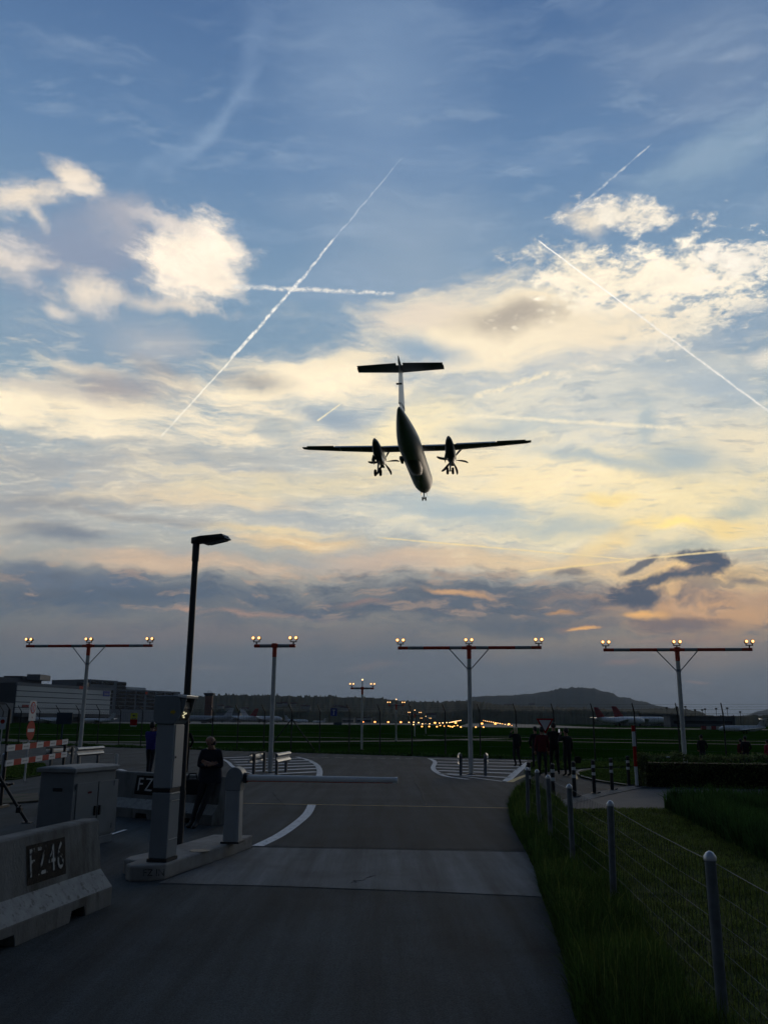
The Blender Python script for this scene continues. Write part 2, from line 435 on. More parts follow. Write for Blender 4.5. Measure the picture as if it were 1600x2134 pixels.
def mat(name, c, rough=.7, metal=0.0, var=.2, sc=4.0, bump=0.0, bs=30.0, c2=None, t=(.5, .62), sc2=3.0, emit=None, spec=.5, island=0.0, st=None, det=6):
    """procedural surface: base colour c mottled by noise, optional second colour c2 where a noise passes t, optional bump"""
    if name in MAT:
        return MAT[name]
    m = bpy.data.materials.new(name); MAT[name] = m; m.use_nodes = True
    nt = m.node_tree; b = nt.nodes['Principled BSDF']; L = nt.links.new
    b.inputs['Roughness'].default_value = rough; b.inputs['Metallic'].default_value = metal
    b.inputs['Specular IOR Level'].default_value = spec
    b.inputs['Base Color'].default_value = (*c, 1)
    tcn = nt.nodes.new('ShaderNodeTexCoord'); vec = tcn.outputs['Object']
    if st:
        mp = nt.nodes.new('ShaderNodeMapping'); L(vec, mp.inputs[0]); mp.inputs[3].default_value = st; vec = mp.outputs[0]

    def nz(s, d):
        n = nt.nodes.new('ShaderNodeTexNoise'); L(vec, n.inputs['Vector']); n.inputs['Scale'].default_value = s
        n.inputs['Detail'].default_value = d; n.inputs['Roughness'].default_value = .6
        return n.outputs[0]

    if var:
        mr = nt.nodes.new('ShaderNodeMapRange'); L(nz(sc, det), mr.inputs[0])
        mr.inputs[1].default_value = .25; mr.inputs[2].default_value = .75
        mr.inputs[3].default_value = 1 - var; mr.inputs[4].default_value = 1 + var
        f = mr.outputs[0]
        if island:
            g = nt.nodes.new('ShaderNodeNewGeometry'); m2 = nt.nodes.new('ShaderNodeMapRange'); L(g.outputs['Random Per Island'], m2.inputs[0])
            m2.inputs[3].default_value = 1 - island; m2.inputs[4].default_value = 1 + island
            mm = nt.nodes.new('ShaderNodeMath'); mm.operation = 'MULTIPLY'; L(f, mm.inputs[0]); L(m2.outputs[0], mm.inputs[1]); f = mm.outputs[0]
        base = nt.nodes.new('ShaderNodeVectorMath'); base.operation = 'SCALE'
        if c2:
            mk = nt.nodes.new('ShaderNodeMapRange'); mk.interpolation_type = 'SMOOTHSTEP'; L(nz(sc2, 7), mk.inputs[0])
            mk.inputs[1].default_value = t[0]; mk.inputs[2].default_value = t[1]
            mx = nt.nodes.new('ShaderNodeMix'); mx.data_type = 'RGBA'; L(mk.outputs[0], mx.inputs[0])
            mx.inputs[6].default_value = (*c, 1); mx.inputs[7].default_value = (*c2, 1)
            L(mx.outputs[2], base.inputs[0])
        else:
            base.inputs[0].default_value = c
        L(f, base.inputs['Scale']); L(base.outputs[0], b.inputs['Base Color'])
    if bump:
        bp = nt.nodes.new('ShaderNodeBump'); bp.inputs['Strength'].default_value = bump; bp.inputs['Distance'].default_value = .02
        L(nz(bs, 5), bp.inputs['Height']); L(bp.outputs[0], b.inputs['Normal'])
    if emit:
        b.inputs['Emission Color'].default_value = (*emit[0], 1); b.inputs['Emission Strength'].default_value = emit[1]
    return m


asphalt = mat('asphalt', (.044, .057, .064), .9, var=.22, sc=.8, spec=.2, bump=.35, bs=120, c2=(.031, .041, .047), t=(.5, .66), sc2=.35, det=9)
asphalt_new = mat('asphalt_patch', (.033, .043, .049), .9, var=.2, sc=1.2, spec=.2, bump=.35, bs=120, det=9)
asphalt_path = mat('asphalt_path', (.085, .085, .088), .85, var=.2, sc=1.2, bump=.3, bs=100, det=9)
concrete = mat('concrete', (.22, .22, .215), .85, var=.25, sc=3, bump=.3, bs=60, c2=(.11, .11, .105), t=(.52, .75), sc2=2.2)
concrete_slab = mat('concrete_slab', (.165, .175, .177), .9, var=.16, sc=1.1, bump=.3, bs=90, spec=.2, c2=(.125, .127, .13), t=(.48, .75), sc2=.8, det=9)
concrete_grime = mat('weathered_concrete', (.17, .175, .17), .9, var=.3, sc=4, bump=.5, bs=50, c2=(.07, .07, .062), t=(.46, .68), sc2=2.6, st=(1, 1, .35))
worn_white = mat('worn_white_paint', (.33, .34, .33), .85, var=.25, sc=9, bump=.4, bs=70, c2=(.17, .17, .16), t=(.54, .66), sc2=17)
worn_black = mat('worn_black_paint', (.010, .010, .010), .8, spec=.2, var=.3, sc=9, bump=.3, bs=70, c2=(.06, .052, .04), t=(.58, .74), sc2=7)
letter_worn = mat('worn_lettering', (.42, .42, .40), .85, spec=.2, var=.3, sc=9, c2=(.02, .02, .018), t=(.50, .58), sc2=14)
letter_white = mat('white_lettering', (.6, .6, .58), .7, var=.12, sc=9, c2=(.12, .12, .11), t=(.6, .7), sc2=12)
letter_faint = mat('faint_lettering', (.07, .068, .062), .9, var=.3, sc=14, c2=(.2, .19, .18), t=(.5, .6), sc2=20)
kerbstone = mat('kerb_concrete', (.27, .255, .235), .9, var=.25, sc=4, bump=.4, bs=60, c2=(.13, .12, .11), t=(.55, .8), sc2=3)
paint_white = mat('road_paint', (.78, .78, .78), .8, var=.14, sc=6, c2=(.20, .20, .20), t=(.53, .68), sc2=14, bump=.2, bs=90)
paint_yellow = mat('road_paint_yellow', (.55, .38, .12), .7, var=.2, sc=6, c2=(.16, .13, .08), t=(.55, .7), sc2=12)
grass_mat = mat('grass_ground', (.016, .040, .006), .95, var=.45, sc=.25, c2=(.034, .056, .012), t=(.45, .65), sc2=.06, det=12, spec=.1)
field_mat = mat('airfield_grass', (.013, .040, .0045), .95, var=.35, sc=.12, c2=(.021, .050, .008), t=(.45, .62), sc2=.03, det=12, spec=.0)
lawn_mat = mat('mown_grass_ground', (.062, .082, .020), .95, var=.5, sc=2.0, c2=(.035, .055, .014), t=(.45, .65), sc2=.9, det=10, bump=.6, bs=40, spec=.1)
blade_tall = mat('grass_blades', (.064, .112, .026), .7, var=.3, sc=.9, island=.5, spec=.1)
blade_dark = mat('meadow_blades', (.042, .092, .025), .7, var=.25, sc=.7, island=.4, spec=.1)
blade_dry = mat('mown_blades', (.125, .165, .042), .8, var=.35, sc=1.6, island=.5, spec=.1)
hedge_leaf = mat('hedge_leaf', (.11, .14, .05), .65, var=.3, sc=3, island=.6, spec=.3)
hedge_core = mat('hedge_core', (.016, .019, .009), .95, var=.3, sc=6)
earth = mat('bare_earth', (.07, .06, .045), .95, var=.4, sc=3, bump=.5, bs=40, c2=(.03, .045, .012), t=(.5, .6), sc2=2)
galv = mat('galvanised_steel', (.34, .36, .38), .48, .75, var=.18, sc=7, bump=.05, bs=30)
galv_old = mat('weathered_galvanised_steel', (.15, .165, .18), .6, .3, var=.2, sc=7, bump=.05, bs=30, c2=(.10, .11, .12), t=(.5, .7), sc2=5)
galv_cap = mat('bright_cap', (.5, .51, .53), .4, .85, var=.1, sc=12)
pole_grey = mat('grey_painted_pole', (.68, .66, .61), .7, .0, var=.12, sc=5, c2=(.50, .49, .45), t=(.55, .75), sc2=3)
lamp_metal = mat('dark_lamp_metal', (.055, .058, .062), .45, .6, var=.15, sc=6)
red_paint = mat('red_paint', (.66, .075, .035), .5, var=.15, sc=6)
grey_band = mat('grey_band_paint', (.33, .34, .34), .5, var=.12, sc=6)
dark_metal = mat('dark_metal', (.035, .037, .04), .5, .5, var=.2, sc=8)
black_rub = mat('black_rubber', (.016, .016, .017), .8, var=.2, sc=8)
black_paint = mat('black_paint', (.014, .014, .016), .5, var=.2, sc=8)
cab_grey = mat('terminal_grey', (.23, .25, .265), .5, .25, var=.07, sc=3, bump=.04, bs=12)
cab_light = mat('terminal_light_grey', (.32, .34, .355), .5, .25, var=.06, sc=3, bump=.04, bs=12)
cab_edge = mat('bare_metal_edge', (.75, .76, .77), .3, .9, var=.08, sc=9)
cabinet_mat = mat('cabinet_grey', (.20, .21, .215), .6, var=.13, sc=3, c2=(.15, .155, .16), t=(.5, .75), sc2=1.5, bump=.08, bs=40)
cabinet_lid = mat('cabinet_lid_grey', (.26, .255, .245), .75, var=.2, sc=5, c2=(.17, .16, .15), t=(.5, .7), sc2=4)
white_metal = mat('white_enamel', (.78, .76, .73), .5, .0, var=.08, sc=4)
off_white = mat('sign_white', (.66, .67, .68), .6, var=.06, sc=6, spec=.15)
sign_red = mat('sign_red', (.36, .010, .012), .6, var=.1, sc=6, spec=.1)
sign_blue = mat('sign_blue', (.03, .05, .30), .45, var=.1, sc=6)
sign_teal = mat('sign_back', (.05, .075, .10), .6, .3, var=.15, sc=5)
sign_yellow = mat('sign_yellow', (.62, .62, .05), .45, var=.06, sc=6)
yellow_arrow = mat('yellow_sticker', (.60, .42, .03), .5, var=.05, sc=6)
ink_grey = mat('printed_grey', (.16, .17, .17), .6, var=.2, sc=9)
skin = mat('skin', (.36, .19, .13), .55, var=.1, sc=9)
hair_dark = mat('dark_hair', (.02, .017, .014), .6, var=.3, sc=20)
hair_blond = mat('blond_hair', (.50, .40, .24), .6, var=.25, sc=20)
cl_black = mat('black_cloth', (.013, .013, .016), .9, var=.3, sc=7, bump=.3, bs=25)
cl_navy = mat('navy_cloth', (.016, .018, .030), .9, var=.3, sc=7, bump=.3, bs=25)
cl_blue = mat('blue_cloth', (.045, .035, .22), .9, var=.25, sc=7, bump=.3, bs=25)
cl_red = mat('dark_red_cloth', (.12, .010, .014), .9, var=.25, sc=7, bump=.3, bs=25)
cl_pink = mat('bright_red_cloth', (.34, .02, .05), .9, var=.25, sc=7, bump=.3, bs=25)
cl_jean = mat('dark_denim', (.020, .022, .032), .9, var=.3, sc=9)
shoe_dark = mat('dark_shoe', (.014, .013, .013), .6, var=.2, sc=9)
shoe_light = mat('light_shoe', (.35, .35, .36), .6, var=.2, sc=9)
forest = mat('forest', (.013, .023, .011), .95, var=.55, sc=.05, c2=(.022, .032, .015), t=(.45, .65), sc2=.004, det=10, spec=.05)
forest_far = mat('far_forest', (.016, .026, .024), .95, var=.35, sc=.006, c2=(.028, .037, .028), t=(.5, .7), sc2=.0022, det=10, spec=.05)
paving = mat('apron_concrete', (.15, .15, .145), .9, var=.15, sc=.03)
path_mat = mat('service_road', (.10, .105, .10), .9, var=.2, sc=.1)
clad_white = mat('white_cladding', (.62, .62, .60), .7, var=.06, sc=.08)
clad_seam = mat('cladding_seam', (.10, .105, .11), .8, var=.1, sc=.1)
clad_grey = mat('grey_cladding', (.19, .20, .215), .7, var=.12, sc=.06)
clad_dark = mat('dark_cladding', (.085, .09, .10), .7, var=.15, sc=.05)
win_dark = mat('dark_window', (.014, .016, .022), .25, var=.2, sc=.2)
brick = mat('brick', (.20, .10, .07), .85, var=.2, sc=.3)
house_wall = mat('pale_house_wall', (.50, .48, .44), .8, var=.1, sc=.2)
house_roof = mat('house_roof', (.10, .05, .04), .85, var=.2, sc=.3)
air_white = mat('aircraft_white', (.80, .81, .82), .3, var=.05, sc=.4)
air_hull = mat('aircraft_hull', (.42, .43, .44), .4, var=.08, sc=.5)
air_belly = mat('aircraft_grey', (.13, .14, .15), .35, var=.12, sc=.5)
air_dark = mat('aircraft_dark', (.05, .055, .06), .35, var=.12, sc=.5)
tyre = mat('tyre', (.012, .012, .012), .85, var=.2, sc=6)
tail_red = mat('tail_red', (.28, .018, .018), .4, var=.06, sc=.4)
tail_white = mat('tail_white', (.60, .60, .60), .4, var=.06, sc=.4)
foil = mat('white_plastic', (.8, .8, .8), .4, var=.1, sc=20)
glow_lens = mat('lit_lens', (.9, .8, .6), .3, var=0, emit=((1.0, .60, .24), 2.3))
halo_rim = mat('amber_halo_rim', (.5, .2, .05), .4, var=0, emit=((1.0, .33, .06), .55))  # emission imitates the amber halo round a lit lens
glow_white = mat('lit_white_lamp', (.9, .8, .7), .3, var=0, emit=((1.0, .58, .24), 3.6))
glow_amber = mat('lit_amber_lamp', (.9, .6, .3), .3, var=0, emit=((1.0, .42, .10), 3.6))
glow_red = mat('lit_orange_lamp', (.9, .4, .2), .3, var=0, emit=((1.0, .36, .10), 3.2))
panel_glow = mat('lit_panel_dots', (.6, .6, .4), .3, var=0, emit=((1.0, .9, .55), .6))


for m_ in (blade_tall, blade_dark, blade_dry, hedge_leaf):     # thin leaves let some light through
    nt_ = m_.node_tree; pb_ = nt_.nodes['Principled BSDF']; ou_ = nt_.nodes['Material Output']
    tr_ = nt_.nodes.new('ShaderNodeBsdfTranslucent'); mx_ = nt_.nodes.new('ShaderNodeMixShader'); mx_.inputs[0].default_value = .42
    if pb_.inputs['Base Color'].is_linked:
        nt_.links.new(pb_.inputs['Base Color'].links[0].from_socket, tr_.inputs[0])
    nt_.links.new(pb_.outputs[0], mx_.inputs[1]); nt_.links.new(tr_.outputs[0], mx_.inputs[2]); nt_.links.new(mx_.outputs[0], ou_.inputs['Surface'])


for m_, sp_ in ((asphalt, 1), (asphalt_new, 1), (concrete_slab, 0)):     # aggregate speckle and tyre-polished wheel tracks
    nt_ = m_.node_tree; L_ = nt_.links.new; pb_ = nt_.nodes['Principled BSDF']; src = pb_.inputs['Base Color'].links[0].from_socket
    tc_ = next(n for n in nt_.nodes if n.bl_idname == 'ShaderNodeTexCoord')
    n1 = nt_.nodes.new('ShaderNodeTexNoise'); L_(tc_.outputs['Object'], n1.inputs['Vector']); n1.inputs['Scale'].default_value = 95; n1.inputs['Detail'].default_value = 3
    r1 = nt_.nodes.new('ShaderNodeMapRange'); L_(n1.outputs[0], r1.inputs[0])
    for i_, q_ in enumerate((.3, .72, .55, 1.6)): r1.inputs[i_ + 1].default_value = q_
    mp_ = nt_.nodes.new('ShaderNodeMapping'); L_(tc_.outputs['Object'], mp_.inputs[0]); mp_.inputs[2].default_value = (0, 0, rad(-10) * -1); mp_.inputs[3].default_value = (1.4, .07, 1)
    n2 = nt_.nodes.new('ShaderNodeTexNoise'); L_(mp_.outputs[0], n2.inputs['Vector']); n2.inputs['Scale'].default_value = 1.6; n2.inputs['Detail'].default_value = 7; n2.inputs['Roughness'].default_value = .65
    r2 = nt_.nodes.new('ShaderNodeMapRange'); L_(n2.outputs[0], r2.inputs[0])
    for i_, q_ in enumerate((.35, .65, .60, 1.30)): r2.inputs[i_ + 1].default_value = q_
    mm_ = nt_.nodes.new('ShaderNodeMath'); mm_.operation = 'MULTIPLY'; L_(r1.outputs[0], mm_.inputs[0]); L_(r2.outputs[0], mm_.inputs[1])
    vm_ = nt_.nodes.new('ShaderNodeVectorMath'); vm_.operation = 'SCALE'; L_(src, vm_.inputs[0]); L_(mm_.outputs[0], vm_.inputs['Scale']); L_(vm_.outputs[0], pb_.inputs['Base Color'])


# ---------------------------------------------------------------- mesh builder
class MB:
    def __init__(s):
        s.v = []; s.f = []; s.m = []

    def add(s, vs, fs, mi=0, M=None):
        o = len(s.v)
        for p in vs:
            p = Vector(p); s.v.append(tuple(M @ p if M is not None else p))
        for f in fs:
            s.f.append(tuple(i + o for i in f)); s.m.append(mi)
        return s

    def box(s, c, d, mi=0, M=None, taper=1.0):
        x, y, z = d[0] / 2, d[1] / 2, d[2] / 2
        vs = [(c[0] + a * x * (taper if k > 0 else 1), c[1] + b * y * (taper if k > 0 else 1), c[2] + k * z) for k in (-1, 1) for b in (-1, 1) for a in (-1, 1)]
        return s.add(vs, [(0, 2, 3, 1), (4, 5, 7, 6), (0, 1, 5, 4), (2, 6, 7, 3), (0, 4, 6, 2), (1, 3, 7, 5)], mi, M)

    def loft(s, rings, mi=0, M=None, caps=True, closed=True):
        n = len(rings[0]); vs = [p for r in rings for p in r]; fs = []
        for k in range(len(rings) - 1):
            for i in range(n if closed else n - 1):
                j = (i + 1) % n
                fs.append((k * n + i, k * n + j, (k + 1) * n + j, (k + 1) * n + i))
        if caps and closed:
            fs.append(tuple(range(n - 1, -1, -1))); fs.append(tuple((len(rings) - 1) * n + i for i in range(n)))
        return s.add(vs, fs, mi, M)

    def tube(s, p0, p1, r0, r1=None, n=12, mi=0, M=None, caps=True):
        p0, p1 = Vector(p0), Vector(p1); r1 = r0 if r1 is None else r1
        d = (p1 - p0).normalized(); a = Vector((0, 0, 1)) if abs(d.z) < .9 else Vector((1, 0, 0))
        u = d.cross(a).normalized(); w = d.cross(u)
        rg = [[tuple(p + (u * cos(2 * pi * i / n) + w * sin(2 * pi * i / n)) * r) for i in range(n)] for p, r in ((p0, r0), (p1, r1))]
        return s.loft(rg, mi, M, caps)

    def wire(s, pts, r, n=4, mi=0, M=None):
        for a, b in zip(pts, pts[1:]):
            s.tube(a, b, r, r, n, mi, M, False)
        return s

    def lathe(s, prof, n=16, mi=0, M=None, o=(0, 0, 0)):
        rg = [[(o[0] + r * cos(2 * pi * i / n), o[1] + r * sin(2 * pi * i / n), o[2] + z) for i in range(n)] for r, z in prof]
        return s.loft(rg, mi, M, True)

    def prism(s, poly, z0, z1, mi=0, M=None):
        n = len(poly); vs = [(p[0], p[1], z0) for p in poly] + [(p[0], p[1], z1) for p in poly]
        fs = [tuple(range(n - 1, -1, -1)), tuple(range(n, 2 * n))] + [(i, (i + 1) % n, n + (i + 1) % n, n + i) for i in range(n)]
        return s.add(vs, fs, mi, M)

    def sphere(s, c, r, n=10, mi=0, M=None, sq=(1, 1, 1)):
        rg = []
        for k in range(1, n):
            t = pi * k / n
            rg.append([(c[0] + sq[0] * r * sin(t) * cos(2 * pi * i / (2 * n)), c[1] + sq[1] * r * sin(t) * sin(2 * pi * i / (2 * n)), c[2] - sq[2] * r * cos(t)) for i in range(2 * n)])
        return s.loft(rg, mi, M, True)

    def build(s, name, mats, parent=None, smooth=False, bevel=0.0, auto=True):
        me = bpy.data.meshes.new(name); me.from_pydata(s.v, [], s.f)
        if not isinstance(mats, (list, tuple)):
            mats = [mats]
        for m in mats:
            me.materials.append(m)
        me.polygons.foreach_set('material_index', s.m)
        bm = bmesh.new(); bm.from_mesh(me); bmesh.ops.recalc_face_normals(bm, faces=bm.faces)
        if smooth:
            for f in bm.faces:
                f.smooth = True
            if auto:
                for e in bm.edges:
                    if len(e.link_faces) == 2 and e.calc_face_angle(0) > rad(38):
                        e.smooth = False
        bm.to_mesh(me); bm.free(); me.update()
        o = bpy.data.objects.new(name, me); COL.objects.link(o)
        if parent is not None:
            o.parent = parent
        if bevel:
            bv = o.modifiers.new('bevel', 'BEVEL'); bv.width = bevel; bv.segments = 2; bv.limit_method = 'ANGLE'; bv.angle_limit = rad(35)
        return o


def tag(o, label=None, cat=None, group=None, kind=None):
    if label: o['label'] = label
    if cat: o['category'] = cat
    if group: o['group'] = group
    if kind: o['kind'] = kind
    return o


def thing(name, label, cat, loc=(0, 0, 0), rz=0.0, group=None):
    o = bpy.data.objects.new(name, None); COL.objects.link(o); o.empty_display_size = .2
    o.location = loc; o.rotation_euler = (0, 0, rz)
    return tag(o, label, cat, group)


KIDS = {}


def dup(root, loc, rz, label=None, group=None, scale=1.0):
    r = root.copy(); COL.objects.link(r); r.location = loc; r.rotation_euler = (0, 0, rz)
    if scale != 1.0:
        r.scale = (scale,) * 3
    if label: r['label'] = label
    if group: r['group'] = group
    for ch in list(root.children):
        c = ch.copy(); COL.objects.link(c); c.parent = r
        for g in list(ch.children):
            d = g.copy(); COL.objects.link(d); d.parent = c
    return r


def sheet(name, poly, z, m, kind='structure'):
    me = bpy.data.meshes.new(name); me.from_pydata([(p[0], p[1], z) for p in poly], [], [tuple(range(len(poly)))])
    bm = bmesh.new(); bm.from_mesh(me)
    for f in bm.faces:
        f.normal_update()
        if f.normal.z < 0: f.normal_flip()
    bm.to_mesh(me); bm.free()
    me.materials.append(m); o = bpy.data.objects.new(name, me); COL.objects.link(o); o['kind'] = kind
    return o


def strips(name, lines, z, m):
    """road markings: each line = (points, width)"""
    b = MB()
    for pts, w in lines:
        pts = [Vector((p[0], p[1], 0)) for p in pts]
        rg = []
        for i, p in enumerate(pts):
            t = ((pts[min(i + 1, len(pts) - 1)] - pts[max(i - 1, 0)])).normalized(); nn = Vector((-t.y, t.x, 0)) * (w / 2)
            rg.append([tuple(p + nn + Vector((0, 0, z))), tuple(p - nn + Vector((0, 0, z)))])
        b.loft(rg, 0, None, False, False)
    o = b.build(name, m); o['kind'] = 'structure'
    for p in o.data.polygons:
        pass
    return o


def smooth_line(pts, k=6):
    """Catmull-Rom through ground points"""
    P = [Vector(p) for p in pts]; out = []
    for i in range(len(P) - 1):
        a, b, c, d = P[max(i - 1, 0)], P[i], P[i + 1], P[min(i + 2, len(P) - 1)]
        for j in range(k):
            t = j / k
            out.append(.5 * ((2 * b) + (c - a) * t + (2 * a - 5 * b + 4 * c - d) * t * t + (3 * b - a - 3 * c + d) * t ** 3))
    return out + [P[-1]]


def text(name, s, size, m, parent, M, depth=.002):
    cu = bpy.data.curves.new(name, 'FONT'); cu.body = s; cu.size = size; cu.align_x = 'CENTER'; cu.align_y = 'CENTER'; cu.extrude = depth
    cu.resolution_u = 4
    to = bpy.data.objects.new(name + '_src', cu); COL.objects.link(to)
    bpy.context.view_layer.update()
    me = bpy.data.meshes.new_from_object(to.evaluated_get(bpy.context.evaluated_depsgraph_get()))
    bpy.data.objects.remove(to)
    me.name = name; me.transform(M); me.materials.clear(); me.materials.append(m)
    o = bpy.data.objects.new(name, me); COL.objects.link(o); o.parent = parent
    return o


def frame(o, x, z):
    """matrix from an origin, an x axis and a z (outward) axis"""
    x = Vector(x).normalized(); z = Vector(z).normalized(); y = z.cross(x).normalized(); x = y.cross(z).normalized()
    m = Matrix((x, y, z)).transposed().to_4x4(); m.translation = Vector(o)
    return m


# ---------------------------------------------------------------- ground
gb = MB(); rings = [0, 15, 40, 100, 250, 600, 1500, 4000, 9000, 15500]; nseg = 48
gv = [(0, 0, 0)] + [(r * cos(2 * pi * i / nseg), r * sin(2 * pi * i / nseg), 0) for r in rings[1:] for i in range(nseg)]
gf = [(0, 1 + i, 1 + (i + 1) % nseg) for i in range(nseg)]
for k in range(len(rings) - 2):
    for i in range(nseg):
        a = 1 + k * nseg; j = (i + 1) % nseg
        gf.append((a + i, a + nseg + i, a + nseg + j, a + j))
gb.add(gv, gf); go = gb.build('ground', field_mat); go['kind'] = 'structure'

VERGE = [(1208, 2134), (1180, 2005), (1155, 1924), (1131, 1872), (1119, 1816), (1098, 1774), (1071, 1721), (1063, 1683), (1076, 1655)]
FAR = [(1700, 1594), (1600, 1592), (1345, 1590), (1112, 1581), (900, 1575), (744, 1569), (619, 1564), (450, 1558), (394, 1556), (300, 1550), (156, 1547), (0, 1539)]
road = [(1.75, -8, 0), (1.62, 3.5, 0)] + [G(*p) for p in VERGE] + [G(1110, 1645), G(1160, 1688), G(1194, 1688), G(1383, 1688), G(1600, 1673), G(1900, 1664), (40, 26, 0), (40, 42, 0)]
road += [G(*p) for p in FAR] + [(-55, 84, 0), (-70, 60, 0), (-40, -8, 0)]
sheet('road', road, .006, asphalt)
sheet('pavement', [G(1168, 1680), G(1330, 1645), G(1600, 1646), G(1900, 1648), G(1900, 1664), G(1600, 1673), G(1383, 1687), G(1194, 1687)], .012, asphalt_path)
sheet('concrete_strip', [G(528, 1767.5), G(1101, 1778), G(1132, 1871), G(900, 1860), G(560, 1848), G(330, 1842)], .012, concrete_slab)
sheet('asphalt_patch', [G(528, 1765), G(655, 1681), G(1060, 1688), G(1070, 1720), G(1100, 1774)], .010, asphalt_new)
# airfield surfaces
def band(name, pts, w, m, z=.03):
    o = strips(name, [(pts, w)], z, m)
    return o
band('service_path', [(-160, 122), (-60, 110), (-10, 104), (12, 92), (60, 76), (110, 66)], 1.7, path_mat)
band('service_path', [(6, 122), (30, 104), (70, 88), (140, 70)], 1.6, path_mat)
band('service_path', [(-30, 74), (-12, 78), (2, 88), (14, 104)], 3.0, path_mat)
sheet('apron', [(-900, 380), (-170, 400), (-70, 430), (40, 520), (40, 900), (-900, 900)], .03, paving)
sheet('taxiway', [(40, 330), (220, 250), (600, 200), (600, 235), (220, 290), (40, 380)], .03, paving)
sheet('runway', [(28, 330), (88, 330), (420, 3600), (360, 3600)], .04, paving)

# grass patches and verges on the paved area, each with a kerb edge
def patch(name, px, m=grass_mat, z=.05):
    pts = [G(*p) for p in px]
    b = MB(); b.prism([(p.x, p.y) for p in pts], .0, z)
    o = b.build(name, m); o['kind'] = 'structure'
    return o
patch('grass_island', [(1098, 1594), (1122, 1587), (1250, 1590), (1345, 1592), (1345, 1599), (1235, 1601), (1168, 1605), (1132, 1611), (1106, 1620), (1092, 1612)])
patch('grass_island', [(1206, 1613), (1240, 1606.5), (1345, 1603), (1420, 1603), (1420, 1640), (1306, 1638.5), (1240, 1628), (1208, 1620)])
patch('grass_strip', [(-40, 1597), (92, 1592), (100, 1604), (86, 1617), (30, 1626), (-40, 1630)])
patch('grass_strip', [(-60, 1663), (78, 1656), (84, 1672), (-60, 1684)], earth)
patch('grass_verge', [(1208, 2136), (1180, 2005), (1155, 1924), (1131, 1872), (1119, 1816), (1098, 1774), (1071, 1721), (1063, 1683), (1076, 1655), (1108, 1647), (1160, 1690), (1230, 1780), (1420, 2136)], earth, .03)
patch('lawn', [(1160, 1690), (1194, 1689), (1383, 1689), (1480, 1740), (1640, 1830), (1640, 2136), (1420, 2136), (1230, 1780)], lawn_mat, .03)
patch('meadow', [(1383, 1689), (1600, 1674), (1900, 1665), (2300, 1700), (2300, 1990), (1640, 1830), (1480, 1740)], grass_mat, .04)
sheet('lawn_near', [(1.62, -8), (9, -8), (9, 6.2), (1.62, 6.2)], .03, lawn_mat)
kb = []
for pts, w in (([(1104, 1582), (1180, 1585), (1350, 1589.5), (1600, 1592.5)], .14), ([(1198, 1612), (1215, 1622), (1245, 1630), (1306, 1639.5)], .12), ([(1199, 1613), (1212, 1607), (1240, 1605)], .12)):
    kb.append(([G(*p) for p in pts], w))
strips('kerb_edge', kb, .07, kerbstone)
strips('kerb_strip', [([G(1150, 1680), G(1197, 1668), G(1260, 1653), G(1330, 1639)], .55)], .018, concrete_slab)

# road markings
S = [([G(*p) for p in q], w) for q, w in (
    ([(455, 1580.5), (525, 1577.5)], .38), ([(482, 1584), (560, 1581.5), (636, 1581)], .45),
    ([(488, 1589), (648, 1585.5)], .5), ([(493, 1595), (656, 1590.5)], .5), ([(497, 1601.5), (663, 1596)], .5), ([(520, 1608), (664, 1602)], .5), ([(556, 1614.5), (662, 1609)], .5))]
L1 = smooth_line([G(*p) for p in ((618, 1578), (641, 1584), (659, 1594), (666, 1606), (665, 1618))])
L2 = smooth_line([G(*p) for p in ((450, 1581), (464, 1583), (476, 1589), (484, 1597), (500, 1606), (530, 1614))])
L2b = smooth_line([G(*p) for p in ((500, 1607), (540, 1618), (600, 1620), (665, 1618))])
L3 = smooth_line([G(*p) for p in ((537, 1765), (583, 1742), (621, 1715), (641, 1696), (650, 1678))])
L4 = smooth_line([G(*p) for p in ((231, 1603), (249, 1604), (274, 1612), (300, 1620))])
R1 = smooth_line([G(*p) for p in ((893, 1581), (906, 1588), (902, 1601), (912, 1611), (932, 1619), (975, 1625))])
R2 = [G(*p) for p in ((912, 1612), (960, 1618), (1052, 1630))]
R3 = [G(*p) for p in ((1053, 1630), (1078, 1608), (1101, 1589))]
S += [(L1, .22), (L2, .16), (L3, .19), (L4, .2), (R1, .2), (R2, .16), (R3, .28), ([G(893, 1581.5), G(980, 1583.5), (G(1098, 1586))], .4)]
for a, b_, w in (((911, 1588.5), (1094, 1591.5), .5), ((908, 1594.5), (1086, 1598.5), .5), ((907, 1600.5), (1078, 1605.5), .5), ((912, 1606.5), (1070, 1612.5), .5), ((926, 1613), (1060, 1621.5), .5)):
    S.append(([G(*a), G(*b_)], w))
for i in range(8):
    x = 640 + i * 29.3
    S.append(([G(x, 1578.6 + i * .42), G(x + 16, 1578.8 + i * .42)], .12))
S += [([G(218, 1745), G(262, 1731)], .07), ([G(150, 1571), G(235, 1571.5)], .08), ([G(540, 1571.5), G(600, 1572)], .0005)]
strips('road_markings', [q for q in S if q[1] > .001], .016, paint_white)
strips('yellow_road_line', [([G(498, 1675.5), G(700, 1679), G(1062, 1685.5)], .07), (smooth_line([G(1062, 1631), G(1084, 1621), (G(1110, 1612.5))]), .22), ([G(1199, 1625), G(1196, 1610)], .16)], .018, paint_yellow)
